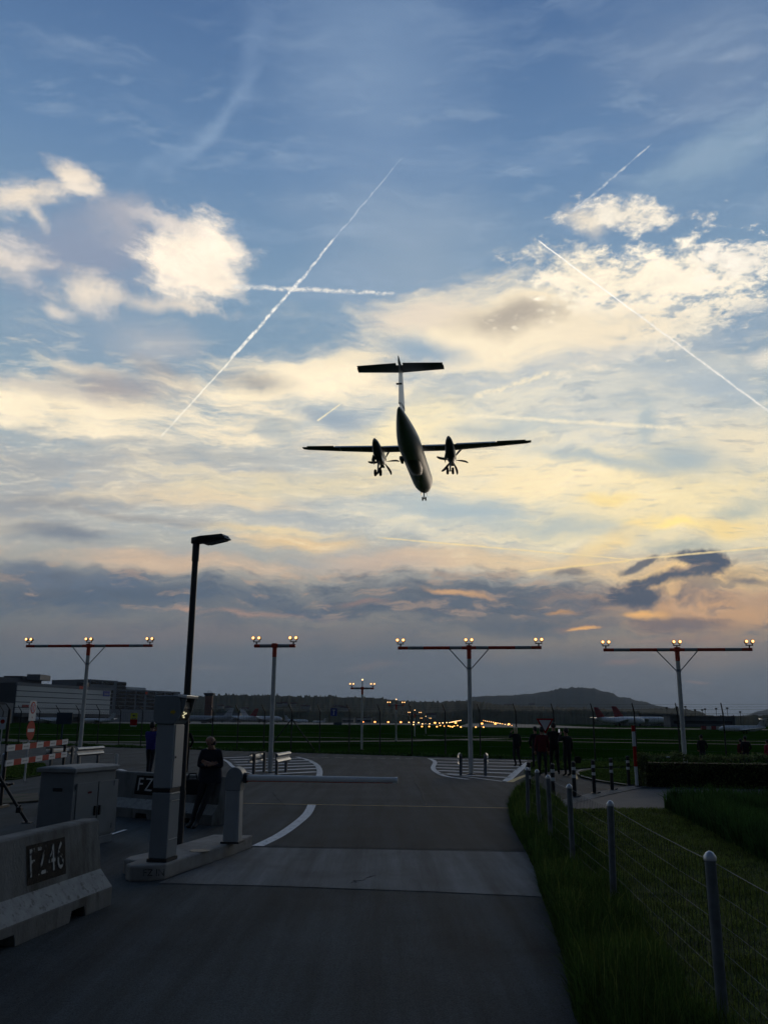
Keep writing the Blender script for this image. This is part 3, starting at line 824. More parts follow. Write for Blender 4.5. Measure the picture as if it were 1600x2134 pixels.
# trodden tar seams
sm = MB()
random.seed(3)
for a, b_ in (((735, 1842), (778, 1826)), ((566, 1650), (590, 1680)), ((860, 1620), (890, 1680))):
    p0, p1 = G(*a), G(*b_); q = [p0.lerp(p1, i / 14) + Vector((random.uniform(-.05, .05), random.uniform(-.05, .05), 0)) for i in range(15)]
    for u, w in zip(q, q[1:]):
        sm.tube(u + Vector((0, 0, .008)), w + Vector((0, 0, .008)), .008, .008, 4)
o = sm.build('road_crack', black_rub); o['kind'] = 'structure'
# ================================================================ the drive: barriers, cabinet, terminal, boom
DRV = Vector((.176, .984, 0)).normalized()          # direction of the drive
DRX = Vector((DRV.y, -DRV.x, 0))                    # towards the road


def barrier(name, label, right_end, dirv, length, marks=True, rightcap=True):
    """concrete safety barrier; local x runs from its end along dirv, local +y is the face with the lettering"""
    ang = math.atan2(dirv.y, dirv.x)
    t = thing(name, label, 'concrete barrier', right_end, ang, 'concrete safety barriers')
    prof = [(.31, 0), (.31, .19), (.165, .36), (.10, .84), (.085, .86)]

    def ring(x, zb):
        f = [(y, max(z, zb)) for y, z in prof]
        r = [(x, y - .31, z) for y, z in f] + [(x, -y - .31, z) for y, z in reversed(f)]
        return r
    notch = [(.55, .85), (1.75, 2.1), (3.0, 3.3)]
    xs = [(0, 0)]
    for a, b_ in notch:
        if b_ < length:
            xs += [(a, 0), (a + .03, .10), (b_ - .03, .10), (b_, 0)]
    xs.append((length, 0))
    b = MB(); b.loft([ring(x, zb) for x, zb in xs])
    n = 10
    body = b.build('body', [concrete_grime, worn_white], t, bevel=.012)
    for p in body.data.polygons:
        if abs(p.normal.z - .65) < .25 and p.normal.y > 0 and .2 < p.center.z < .36:
            p.material_index = 1
    return t


def on_face(x, z):
    """point on the lettering face of a barrier"""
    y = .165 + (.10 - .165) * (z - .36) / (.84 - .36) - .31
    return Vector((x, y, z))


FN = Vector((0, .48, .065)).normalized()
R0p, L0p = G(232, 1887), G(0, 1988)
d = (L0p - R0p).normalized(); d = Vector((d.x, d.y, 0))
near = barrier('jersey_barrier', 'weathered concrete barrier with worn black panel lettered FZ 46, nearest on the left', R0p, d, 3.9)
# x along the barrier runs towards the viewer; the road face must be +y
def face_side(t, d, toward):
    n = Vector((-d.y, d.x, 0))
    return n.dot(toward) > 0
assert face_side(near, d, Vector((1, 0, 0)))
pb = MB(); x0, x1, z0, z1 = .72, 1.40, .42, .76
pv = [on_face(x0, z0), on_face(x1, z0), on_face(x1, z1), on_face(x0, z1)]
pv = [p + FN * .003 for p in pv]; pb.add(pv, [(0, 1, 2, 3)])
pb.build('painted_panel', worn_black, near)
for s, x, w in (('F', 1.31, .36), ('Z', 1.14, .36), ('4', .97, .36), ('6', .82, .36)):
    text('lettering', s, w, letter_worn, near, frame(on_face(x, .59) + FN * .006, (-1, 0, 0), FN) @ Matrix.Diagonal((.72, 1, 1, 1)), .001)

FR, FL = G(441, 1722), G(222, 1700)
d2 = (FR - FL).normalized(); d2 = Vector((d2.x, d2.y, 0))
# its lettering face looks at the viewer: run the local axis from the left end so +y points away, hence start from the right end
far = barrier('jersey_barrier', 'concrete barrier lettered FZ behind the grey payment column, its right end carrying the leaning man', FR, -d2, 3.6)
pb = MB()
pv = [on_face(x, z) + FN * .003 for x, z in ((1.50, .44), (2.34, .44), (2.34, .80), (1.50, .80))]
pb.add(pv, [(0, 1, 2, 3)]); pb.build('painted_panel', worn_black, far)
for s, x in (('F', 2.20), ('Z', 1.95)):
    text('lettering', s, .36, letter_white, far, frame(on_face(x, .62) + FN * .006, (-1, 0, 0), FN), .001)

# ---- utility cabinet
cx = Vector((.26, .966, 0)); cl = Vector((-.966, .26, 0))
cc = at(148, 1700, 13.5); cc.z = 0
cab = thing('utility_cabinet', 'grey street utility cabinet with overhanging lid behind the nearest concrete barrier', 'utility cabinet', cc, math.atan2(cx.y, cx.x))
CW, CD, CH = 1.14, .58, 1.11
b = MB(); b.box((CW / 2, CD / 2, CH / 2 + .06), (CW, CD, CH - .12)); b.box((CW / 2, CD / 2, .06), (CW + .03, CD + .03, .12), 0); b.build('body', cabinet_mat, cab, bevel=.01)
b = MB(); b.loft([[(-.05, -.05, CH), (CW + .05, -.05, CH), (CW + .05, CD + .05, CH), (-.05, CD + .05, CH)],
                  [(-.05, -.05, CH + .06), (CW + .05, -.05, CH + .06), (CW + .05, CD + .05, CH + .06), (-.05, CD + .05, CH + .06)],
                  [(.0, .06, CH + .085), (CW, .06, CH + .085), (CW, CD - .06, CH + .085), (0, CD - .06, CH + .085)]])
b.build('lid', cabinet_lid, cab, bevel=.008)
for k in (0, 1):
    b = MB(); b.box((.06 + .30 + k * .58, -.008, .55), (.55, .016, .80)); dr = b.build('door', cabinet_mat, cab, bevel=.005)
    b = MB(); b.box((.58 + k * .12 if k == 0 else .70, -.03, .52), (.03, .03, .14)); b.build('handle', dark_metal, dr)
for z in (.22, .86):
    b = MB(); b.box((-.004, CD * .45, z), (.012, .16, .05)); b.build('vent', black_paint, cab)

b = MB(); b.box((.42, -.018, .80), (.10, .004, .03)); b.build('sticker', cl_red, cab)
for z in (.25, .9):
    for x in (.055, CW - .05):
        b = MB(); b.tube((x, -.014, z - .04), (x, -.014, z + .04), .012, .012, 8); b.build('hinge', galv_old, cab)
# ---- kerb island carrying terminal and boom
isl_front = [(262, 1841), (312, 1838), (344, 1834), (380, 1820), (425, 1805), (470, 1789), (526, 1767)]
ip = [G(*p) for p in isl_front]; ip = [ip[0] + Vector((.02, .08, 0))] + ip[1:]
top = ip[-1]
back = []
W_ISL = Vector((-.80, .10, 0))
bk = [ip[-1] + Vector((-.62, .05, 0)), ip[-3] + Vector((-.66, .08, 0)), ip[3] + Vector((-.72, .12, 0)), ip[2] + Vector((-.62, .35, 0)), ip[0] + Vector((-.05, .40, 0)), ip[0] + Vector((-.10, .16, 0))]
poly = [(p.x, p.y) for p in ip + bk]
ci = Vector((sum(p[0] for p in poly) / len(poly), sum(p[1] for p in poly) / len(poly), 0))
isl = thing('kerb_island', 'raised concrete kerb island under the payment column and boom barrier', 'kerb island', ci)
IZ = .185
b = MB(); b.prism([(p[0] - ci.x, p[1] - ci.y) for p in poly], 0, IZ); b.build('kerb_body', kerbstone, isl, bevel=.025)
b = MB(); cv = G(417, 1773, IZ); b.lathe([(.001, IZ), (.14, IZ), (.14, IZ + .006), (.001, IZ + .006)], 20, 0, Matrix.Translation((cv.x - ci.x, cv.y - ci.y, 0))); b.build('drain_cover', dark_metal, isl)
fx = (ip[1] - ip[0]); fm = ip[0].lerp(ip[2], .52); fd = (ip[2] - ip[0]).normalized(); fn = Vector((fd.y, -fd.x, 0))
fm = ip[1].lerp(ip[0], .15)
fd = (ip[1] - ip[0]).normalized(); fn = Vector((fd.y, -fd.x, 0))
text('lettering', 'FZ IN', .11, letter_faint, isl, frame(fm - ci + fn * .003 + Vector((0, 0, .10)) + fd * .08, fd, fn), .001)

# ---- payment / access terminal column
HS = .82
tb = G(327, 1797, IZ); 
term = thing('access_terminal', 'tall grey parking access terminal with bulging head and yellow arrow sticker', 'access terminal', tb, math.atan2(DRX.y, DRX.x))
TW, TD = .24, .32        # local x: towards the road, local y: along the drive (away)
z_of = lambda y: at(338, y, tb.y).z - IZ
zb, zs, zt, zh = z_of(1652), z_of(1643), z_of(1509), z_of(1449)
b = MB(); b.box((0, TD / 2, .02), (TW + .02, TD + .02, .04)); b.build('plinth', dark_metal, term)
b = MB(); b.box((0, TD / 2, (zb + .04) / 2), (TW, TD, zb - .04)); b.build('lower_body', cab_grey, term, bevel=.012)
b = MB(); b.box((.0, TD / 2, (zb + zs) / 2), (TW - .012, TD - .012, zs - zb)); b.build('black_band', black_paint, term)
b = MB(); b.box((.0, TD / 2, (zs + zt) / 2), (TW, TD, zt - zs)); up = b.build('upper_body', cab_light, term, bevel=.012)
b = MB(); b.box((TW / 2 + .004, TD * .52, (zs + zt) / 2), (.012, TD * .86, (zt - zs) * .98)); dd = b.build('door', cab_light, term, bevel=.004)
b = MB(); b.tube((TW / 2 + .008, TD * .22, zs + .48 * (zt - zs)), (TW / 2 + .018, TD * .22, zs + .48 * (zt - zs)), .014); b.build('lock', dark_metal, dd)
for k, z in enumerate((zb - .012, zb - .10, .26)):
    b = MB(); b.box((TW / 2 + .004, TD / 2, z), (.010, TD * .8, .008)); b.build('trim_strip', cab_edge, term)
# head: profile in local x-z, extruded along y
hh = zh - zt
prof = [(-.20, .06), (-.15, 0), (.14, 0), (.20, .05), (.235, hh * .35), (.245, hh * .55), (.235, hh * .78), (.20, hh * .97), (.17, hh), (-.19, hh), (-.20, hh - .02)]
b = MB(); b.loft([[(x * HS, y, z + zt) for x, z in prof] for y in (-.03, TD + .03)]); b.build('head', cab_grey, term, bevel=.012)
b = MB(); b.loft([[(x * HS + .008, y, z + zt) for x, z in ((.20, .05), (.237, hh * .35), (.247, hh * .55), (.237, hh * .78), (.20, hh * .93), (.17, hh * .93), (.17, .05))] for y in (.03, TD - .03)]); pn = b.build('reader_panel', black_paint, term)
b = MB(); b.loft([[(.16, y, zt + hh * .93), (.275, y, zt + hh * .90), (.28, y, zt + hh * 1.0), (.16, y, zt + hh * 1.03)] for y in (-.035, TD + .035)]); b.build('hood', cab_edge, term, bevel=.005)
for y in (.02, TD - .02):
    b = MB(); b.loft([[(.16, y + e, zt + hh * .93), (.26, y + e, zt + hh * .92), (.222, y + e, zt + hh * .45), (.16, y + e, zt + hh * .2)] for e in (-.012, .012)]); b.build('hood_cheek', cab_grey, term)
for y, z in ((.10, .36), (.13, .30), (.09, .25), (.12, .19), (.17, .33)):
    b = MB(); b.sphere(((.258 - abs(z - .5) * .05) * HS + .002, y - .03, zt + hh * (z + .05)), .012, 5); b.build('panel_light', panel_glow, pn)
b = MB(); yy = -.034; zz = zt + hh * .42; xx = .105
b.prism([(-.035, -.018), (.0, -.018), (.0, -.034), (.038, 0), (.0, .034), (.0, .018), (-.035, .018)], 0, .003, 0, frame((xx, yy, zz), (1, 0, 0), (0, -1, 0))); b.build('arrow_sticker', yellow_arrow, term)

# ---- boom barrier
bp = G(484, 1756, IZ)
BD = Vector((.992, -.125, 0)).normalized()
boom = thing('boom_barrier', 'lowered white boom barrier with red underside on a grey post', 'boom barrier', bp, math.atan2(BD.y, BD.x))
zc = at(516, 1621, bp.y).z - IZ
b = MB(); b.loft([[(r * sx, r * sy, z) for sx, sy in ((-1, -.8), (-.8, -1), (.8, -1), (1, -.8), (1, .8), (.8, 1), (-.8, 1), (-1, .8))] for z, r in ((0, .115), (zc - .17, .105))]); b.build('post', cab_light, boom, smooth=True)
b = MB(); b.box((0, 0, .012), (.27, .27, .024)); b.build('base_plate', dark_metal, boom)
b = MB()
hp = [(-.115, -.175), (.115, -.175)] + [(.02 + .125 * cos(a), .03 + .125 * sin(a)) for a in [rad(q) for q in range(-40, 181, 20)]] + [(-.115, .0)]
b.loft([[(x, y, z + zc) for x, z in hp] for y in (-.12, .12)]); b.build('head', cab_grey, boom, smooth=True, bevel=.012)
b = MB(); b.tube((.135, 0, zc), (.19, 0, zc), .075, .075, 16); b.build('hub', dark_metal, boom)
b = MB(); n = 16; rg = []
for x, r in ((.16, .048), (2.36, .041)):
    rg.append([(x, r * cos(2 * pi * i / n), zc + r * sin(2 * pi * i / n)) for i in range(n)])
b.loft(rg); bo = b.build('boom_pole', [white_metal, red_paint], boom, smooth=True)
b = MB(); rg = []
for x, r in ((.17, .0500), (2.32, .0430)):
    a0 = [rad(q) for q in range(228, 313, 12)]
    rg.append([(x, r * cos(a), zc + r * sin(a)) for a in a0] + [(x, (r - .004) * cos(a), zc + (r - .004) * sin(a)) for a in reversed(a0)])
b.loft(rg); b.build('red_strip', red_paint, bo, smooth=True)
b = MB(); b.tube((2.36, 0, zc), (2.39, 0, zc), .045, .045, 16); b.build('end_cap', cab_edge, bo)

b = MB(); b.box((.03, -.1, .16), (.10, .02, .20)); b.build('service_hatch', cab_light, boom, bevel=.006)
# ---- street lamp
lb = G(370, 1786)
lamp = thing('street_lamp', 'dark slim street lamp with flat rectangular head beside the parking terminal', 'street lamp', lb)
zt_l = at(405, 1127, lb.y).z
b = MB(); b.tube((0, 0, 0), (0, 0, zt_l - .28), .058, .046, 18); b.build('pole', lamp_metal, lamp, smooth=True)
b = MB(); b.tube((0, 0, 0), (0, 0, .9), .066, .064, 18); b.build('base_sleeve', lamp_metal, lamp, smooth=True)
b = MB(); b.tube((0, 0, zt_l - .32), (0, 0, zt_l - .02), .054, .056, 18); b.build('collar', lamp_metal, lamp, smooth=True)
AR = Vector((.93, -.36, 0)).normalized(); AS = Vector((-AR.y, AR.x, 0))
def hp_(s, u, z): p = AR * s + AS * u; return (p.x, p.y, zt_l + z)
b = MB()
b.loft([[hp_(s, u_ * (1 if s > .11 else .62), z) for s, z in ((-.06, -.05), (.10, -.045), (.16, -.07), (.57, -.012), (.50, .062), (.12, .055), (-.06, .045))] for u_ in (-.10, .10)])
hd = b.build('lamp_head', lamp_metal, lamp, bevel=.008)
b = MB(); b.loft([[hp_(s, -w, z0 - .012), hp_(s, w, z0 - .012), hp_(s, w, z0), hp_(s, -w, z0)] for s, w, z0 in ((.22, .08, -.063), (.52, .08, -.020))]); b.build('lens', mat('lamp_glass', (.08, .08, .085), .2, var=.1), hd)
for k in (-1, 0, 1):
    b = MB(); b.tube(hp_(.525, k * .045, .03), hp_(.545, k * .045, .035), .010, .010, 8); b.build('clip', galv_cap, hd)

# ---- barricade boards on the left
def board(pl, pr, h, parent, o, n=9, first=1):
    """red and white board between two ground-frame points"""
    d_ = (pr - pl); L_ = d_.length; u = d_.normalized(); nn = Vector((u.y, -u.x, 0))
    b = MB(); k = L_ / n
    for i in range(n):
        a0, a1 = pl + u * (k * i) - o, pl + u * (k * (i + 1)) - o
        vs = [a0, a1, a1 + Vector((0, 0, h)), a0 + Vector((0, 0, h))]
        vs = [v + nn * .012 for v in vs] + [v - nn * .012 for v in vs]
        b.add(vs, [(0, 1, 2, 3), (7, 6, 5, 4), (0, 4, 5, 1), (1, 5, 6, 2), (2, 6, 7, 3), (3, 7, 4, 0)], (i + first) % 2)
    bd = b.build('board', [off_white, sign_red], parent)
    for i in range(n):
        if (i + first) % 2 == 0:
            b = MB(); c = pl + u * (k * (i + .5)) - o + nn * .0135
            random.seed(i)
            for q in range(6):
                hh_ = random.uniform(.35, .6) * h * .45
                e = c + u * (k * (-.30 + q * .115)) + Vector((0, 0, h * .5))
                w_ = k * .035
                vs = [e - u * w_ - Vector((0, 0, hh_ / 2)), e + u * w_ - Vector((0, 0, hh_ / 2)), e + u * w_ + Vector((0, 0, hh_ / 2)), e - u * w_ + Vector((0, 0, hh_ / 2))]
                b.add(vs, [(0, 1, 2, 3)])
            b.build('printing', ink_grey, bd)
    return bd
YB = 22.0
bl, br = at(14, 1566, 19.6), at(141, 1550.5, 23.2)
bl2, br2 = at(11, 1597.5, 19.6), at(139, 1577, 23.2)
o_b = Vector((br.x, br.y, 0))
bar = thing('barricade', 'red and white double board barricade across the left verge', 'barricade', o_b)
hgt = .125
board(bl, br, hgt, bar, o_b, 9, 0); board(bl2, br2, hgt, bar, o_b, 9, 0)
for q, zt_ in ((br.lerp(bl, .04), br.z + .14), (bl.lerp(br, .0), bl.z + .16)):
    b = MB(); p = Vector((q.x, q.y, 0)) - o_b + Vector((-.02, .05, 0)); b.box((p.x, p.y, zt_ / 2), (.06, .04, zt_)); b.box((p.x, p.y, .03), (.10, .7, .06)); b.build('post', dark_metal, bar)

# leaning strut stand in the left foreground
st0 = G(57, 1716); 
strut = thing('barrier_strut', 'dark leaning steel strut with clamp at the left edge of the drive', 'steel strut', st0)
p1 = at(-6, 1610, st0.y - .2) - st0
b = MB(); b.tube((0, 0, .02), p1, .028, .028, 10); b.build('tube', dark_metal, strut, smooth=True)
b = MB(); b.box(p1 * .26, (.09, .09, .09)); b.tube(p1 * .26, p1 * .26 + Vector((.02, -.01, .10)), .016, .016, 8); b.build('clamp', black_paint, strut)
b = MB(); b.box(p1 * .27 + Vector((.0, -.05, .055)), (.03, .012, .02)); b.build('bolt', galv_cap, strut)
b = MB(); b.box((0, 0, .012), (.16, .12, .024)); b.build('foot_plate', dark_metal, strut)
b = MB(); q = at(8, 1636, st0.y + 1.2) - st0; b.box(q, (.22, .16, .08)); b.tube(q + Vector((.05, 0, .0)), q + Vector((.20, 0, .03)), .022, .02, 8); b.tube(p1 * .84, q, .02, .02, 8); b.build('latch', black_paint, strut)

# plain galvanised posts
def post(name, label, px0, px1, r, m=galv, cap=True, cat='post', ydist=None):
    g0 = G(*px0) if ydist is None else Vector((at(px0[0], px0[1], ydist).x, ydist, 0))
    h = at(px1[0], px1[1], g0.y).z
    t = thing(name, label, cat, g0)
    b = MB(); b.tube((0, 0, 0), (0, 0, h), r, r, 12); b.build('shaft', m, t, smooth=True)
    if cap:
        b = MB(); b.lathe([(r * 1.15, h - .01), (r * 1.15, h + .01), (r * .6, h + .035), (.004, h + .045)], 12); b.build('cap', galv_cap, t, smooth=True)
    return t
post('metal_post', 'grey capped steel post at the left picture edge beside the barricade', (2, 1640), (3, 1573), .045)
post('metal_post', 'short grey post standing right of the utility cabinet lid', (240, 1627), (245, 1571), .05, pole_grey, False)

# ---- black and white bollards
BOL = [((1103, 1665), (1104, 1602), 'frontmost black and white bollard, beside the first fence posts'),
       ((1153, 1671), (1154, 1593), 'second black and white bollard, in front of the tall man in black'),
       ((1197, 1662.5), (1196, 1586), 'third black and white bollard, just right of the person photographing'),
       ((1238, 1655), (1237, 1582), 'fourth black and white bollard, left of the last two beside the grass island'),
       ((1275, 1647.5), (1273, 1578), 'fifth black and white bollard along the concrete strip, second from the marker pole'),
       ((1310, 1638.5), (1308, 1573), 'sixth black and white bollard, nearest the red and white marker pole')]
h0 = at(1154, 1593, G(1153, 1671).y).z
bol0 = None
for a, c, lab in BOL:
    g0 = G(*a)
    if bol0 is None:
        bol0 = thing('bollard', lab, 'bollard', g0, 0, 'bollards along the concrete strip')
        H = h0
        b = MB()
        zz = [0, .56 * H, .65 * H, .78 * H, .87 * H, .985 * H]
        for i in range(5):
            b.lathe([(.052, zz[i]), (.052, zz[i + 1])], 14, 1 if i in (1, 3) else 0)
        b.build('shaft', [black_paint, off_white], bol0, smooth=True)
        b = MB(); b.lathe([(.055, .985 * H), (.055, H), (.03, H + .02), (.002, H + .025)], 14); b.build('cap', black_paint, bol0, smooth=True)
        b = MB(); b.lathe([(.10, 0.012), (.10, .03), (.06, .035), (.054, .05)], 14); b.tube((.08, 0, .03), (.17, .02, .05), .02, .015, 8); b.build('base_flange', dark_metal, bol0)
    else:
        dup(bol0, g0, 0, lab)

# ---- red and white marker pole
mp0 = Vector((at(1326, 1625, 27.5).x, 27.5, 0)); mtop = at(1318, 1512, 27.5) - mp0
t = thing('marker_pole', 'leaning red and white striped marker pole beside the hedge', 'marker pole', mp0)
b = MB()
fr = [0, .36, .62, .98, 1.0]; cs = (1, 0, 1, 0)
fr = [0, .33, .53, .66, .90, 1.0]; cs = (1, 0, 0, 1, 0)
for i in range(5):
    b.tube(mtop * fr[i], mtop * fr[i + 1], .05, .05, 10, cs[i])
b.build('shaft', [sign_red, off_white], t, smooth=True)
b = MB(); b.tube((0, 0, 0), (0, 0, .05), .09, .08, 12); b.build('foot', dark_metal, t)

# ---- traffic signs
def disc(b, c, r, n, mi, M=None, th=.004, seg=28, off=0.0):
    pass
def sign_plate(parent, name, poly, M, m, th=.004):
    b = MB(); b.prism(poly, 0, th, 0, M); return b.build(name, m, parent)
circ = lambda r, n=28: [(r * cos(2 * pi * i / n), r * sin(2 * pi * i / n)) for i in range(n)]
def rrect(w, h): return [(-w / 2, -h / 2), (w / 2, -h / 2), (w / 2, h / 2), (-w / 2, h / 2)]
# no-stopping and no-entry signs on one post
Ys = 28.0
sp = Vector((at(52, 1620, Ys).x, Ys, 0))
t = thing('sign_post', 'post with white no stopping board above a red no entry disc', 'traffic sign', sp)
top_ = at(65, 1462, Ys).z
b = MB(); b.tube((0, 0, 0), (0, 0, top_), .03, .03, 10); b.build('pole', pole_grey, t, smooth=True)
sn = Vector((1, -.04, 0)).normalized(); sd_ = Vector((-sn.y, sn.x, 0))
o1 = Vector((0, 0, (at(63, 1481, Ys).z)))
bdp = sign_plate(t, 'sign_board', rrect(.50, .62), frame(o1 + sn * .04, sd_, sn), off_white, .006)
b = MB(); b.prism(circ(.185), .007, .009, 0, frame(o1 + sn * .04 + Vector((0, 0, .09)), sd_, sn)); b.build('red_ring', sign_red, bdp)
b = MB(); b.prism(circ(.145), .010, .012, 0, frame(o1 + sn * .04 + Vector((0, 0, .09)), sd_, sn)); b.build('blue_disc', sign_blue, bdp)
b = MB(); m_ = frame(o1 + sn * .04 + Vector((0, 0, .09)), sd_, sn)
for a in (45, -45):
    b.box((0, 0, .0135), (.30, .02, .002), 0, m_ @ Matrix.Rotation(rad(a), 4, 'Z'))
b.build('red_cross', sign_red, bdp)
b = MB(); b.prism([(-.03, -.19), (.03, -.19), (0, -.24)], .007, .009, 0, frame(o1 + sn * .04, sd_, sn)); b.build('arrow', sign_red, bdp)
o2 = Vector((0, 0, at(60, 1522, Ys).z))
dsk = sign_plate(t, 'no_entry_disc', circ(.30), frame(o2 + sn * .04, sd_, sn), sign_red, .006)
b = MB(); b.box((0, 0, .008), (.46, .10, .003), 0, frame(o2 + sn * .04, sd_, sn)); b.build('white_bar', off_white, dsk)

# round red sign far left
Ys = 45.0; p = Vector((at(7, 1500, Ys).x, Ys, 0)); t = thing('red_disc_sign', 'white board with a red disc at the left picture edge', 'traffic sign', p)
zc_ = at(7, 1507, Ys).z
b = MB(); b.tube((0, 0, 0), (0, 0, zc_), .03, .03, 8); b.build('pole', pole_grey, t)
bb = sign_plate(t, 'sign_board', rrect(.38, .60), frame((0, -.05, zc_), (1, 0, 0), (0, -1, 0)), off_white, .008)
b = MB(); b.prism(circ(.11), .009, .012, 0, frame((.02, -.05, zc_ + .08), (1, 0, 0), (0, -1, 0))); b.build('red_disc', sign_red, bb)
# back of a large sign
Ys = 44.0; p = Vector((at(127, 1556, Ys).x, Ys, 0)); t = thing('board_sign', 'dark back of a large board sign on a single post left of the lamp mast', 'traffic sign', p)
zt_, zb_ = at(130, 1485, Ys).z, at(130, 1509, Ys).z
b = MB(); b.tube((0, 0, 0), (0, 0, zt_ - .05), .05, .05, 8); b.build('pole', sign_teal, t)
b = MB(); b.box((.08, -.06, (zt_ + zb_) / 2), (.78, .02, zt_ - zb_)); b.build('sign_board', sign_teal, t)
# give way sign
Ys = 33.6; p = Vector((at(1138, 1600, Ys).x, Ys, 0)); t = thing('give_way_sign', 'red rimmed white give way triangle behind the people', 'traffic sign', p)
zt_, zb_ = at(1136, 1497.5, Ys).z, at(1136, 1530, Ys).z
b = MB(); b.tube((0, 0, 0), (0, 0, zt_), .03, .03, 10); b.build('pole', pole_grey, t, smooth=True)
s_ = (zt_ - zb_)
tri = lambda k: [(-.577 * s_ * k, s_ * .333 * k), (0, -s_ * .667 * k), (.577 * s_ * k, s_ * .333 * k)]
rr = sign_plate(t, 'red_rim', tri(1.0), frame((0, -.04, zb_ + .667 * s_), (1, 0, 0), (0, -1, 0)), sign_red, .006)
b = MB(); b.prism(tri(.70), .007, .010, 0, frame((0, -.04, zb_ + .667 * s_), (1, 0, 0), (0, -1, 0))); b.build('white_field', off_white, rr)

# ---- guard rails round the mast feet
RD = Vector((.10, .995, 0)).normalized(); RA = math.atan2(RD.y, RD.x)
def rail(label, p, side, L_=2.3):
    """short guard rail; local x along it, W-beam on local +y * side"""
    t = thing('guard_rail', label, 'guard rail', p, RA, 'guard rails at the mast feet')
    for x in (.35, L_ - .35):
        b = MB(); b.box((x, 0, .36), (.12, .09, .72)); b.build('post', galv_old, t)
    b = MB(); w = [(.0, .40), (.05, .43), (.07, .47), (.05, .51), (.01, .55), (.01, .61), (.05, .65), (.07, .69), (.05, .73), (.0, .76)]
    rg = []
    for x in (0, L_):
        rg.append([(x, side * (y + .05), z) for y, z in w] + [(x, side * (y + .045 - .012), z) for y, z in reversed(w)])
    b.loft(rg); b.build('beam', galv, t, smooth=True)
    for x in (.35, L_ - .35):
        b = MB(); b.box((x, side * .03, .60), (.10, .05, .26)); b.build('spacer', galv_old, t)
    return t
MA_, MB_, MC_, MD_ = G(164, 1594), G(563, 1612), G(981, 1615), G(1429, 1619)
rail('guard rail right of the leftmost lamp mast, above the cabinet', MA_ + Vector((.38, -1.6, 0)), 1 if False else -1, 2.6)
rail('guard rail left of the leftmost lamp mast, behind the barricade', MA_ + Vector((-.75, -1.6, 0)), 1, 2.6)
rail('guard rail right of the double lamp mast in the striped traffic island', MB_ + Vector((.30, -1.2, 0)), -1, 2.3)
rail('guard rail left of the double lamp mast in the striped traffic island', MB_ + Vector((-.52, -1.2, 0)), 1, 2.3)
rail('guard rail right of the mast in the right striped island', MC_ + Vector((.42, -1.1, 0)), -1, 2.2)
rail('guard rail left of the mast in the right striped island', MC_ + Vector((-.48, -1.1, 0)), 1, 2.2)

# ================================================================ approach light masts
def lampbox(parent, x, z, lensname='lens', r=.069, M=None):
    """one lamp head looking towards the viewer (-y), tilted a little up"""
    M = M or Matrix.Identity(4)
    T = M @ Matrix.Translation((x, 0, z)) @ Matrix.Rotation(rad(-6), 4, 'X')
    b = MB(); n = 16
    b.loft([[(rr_ * cos(2 * pi * i / n), y, rr_ * sin(2 * pi * i / n)) for i in range(n)] for y, rr_ in ((-.10, r), (-.085, r * 1.12), (.02, r * 1.0), (.10, r * .55), (.12, r * .3))], 0, T)
    b.box((0, .0, -r * 1.25), (.03, .05, r * .8), 0, T)
    lo = b.build('lamp', dark_metal, parent, smooth=True)
    b = MB(); b.loft([[(rr_ * cos(2 * pi * i / n), y, rr_ * sin(2 * pi * i / n)) for i in range(n)] for y, rr_ in ((-.104, r * .98), (-.108, r * .70))], 0, T, True); b.build('lens_halo', halo_rim, lo)  # outer ring glows by itself to stand in for the lamp's halo
    b = MB(); b.loft([[(rr_ * cos(2 * pi * i / n), y, rr_ * sin(2 * pi * i / n)) for i in range(n)] for y, rr_ in ((-.109, r * .72), (-.122, r * .30))], 0, T, True); b.build(lensname, glow_lens, lo)


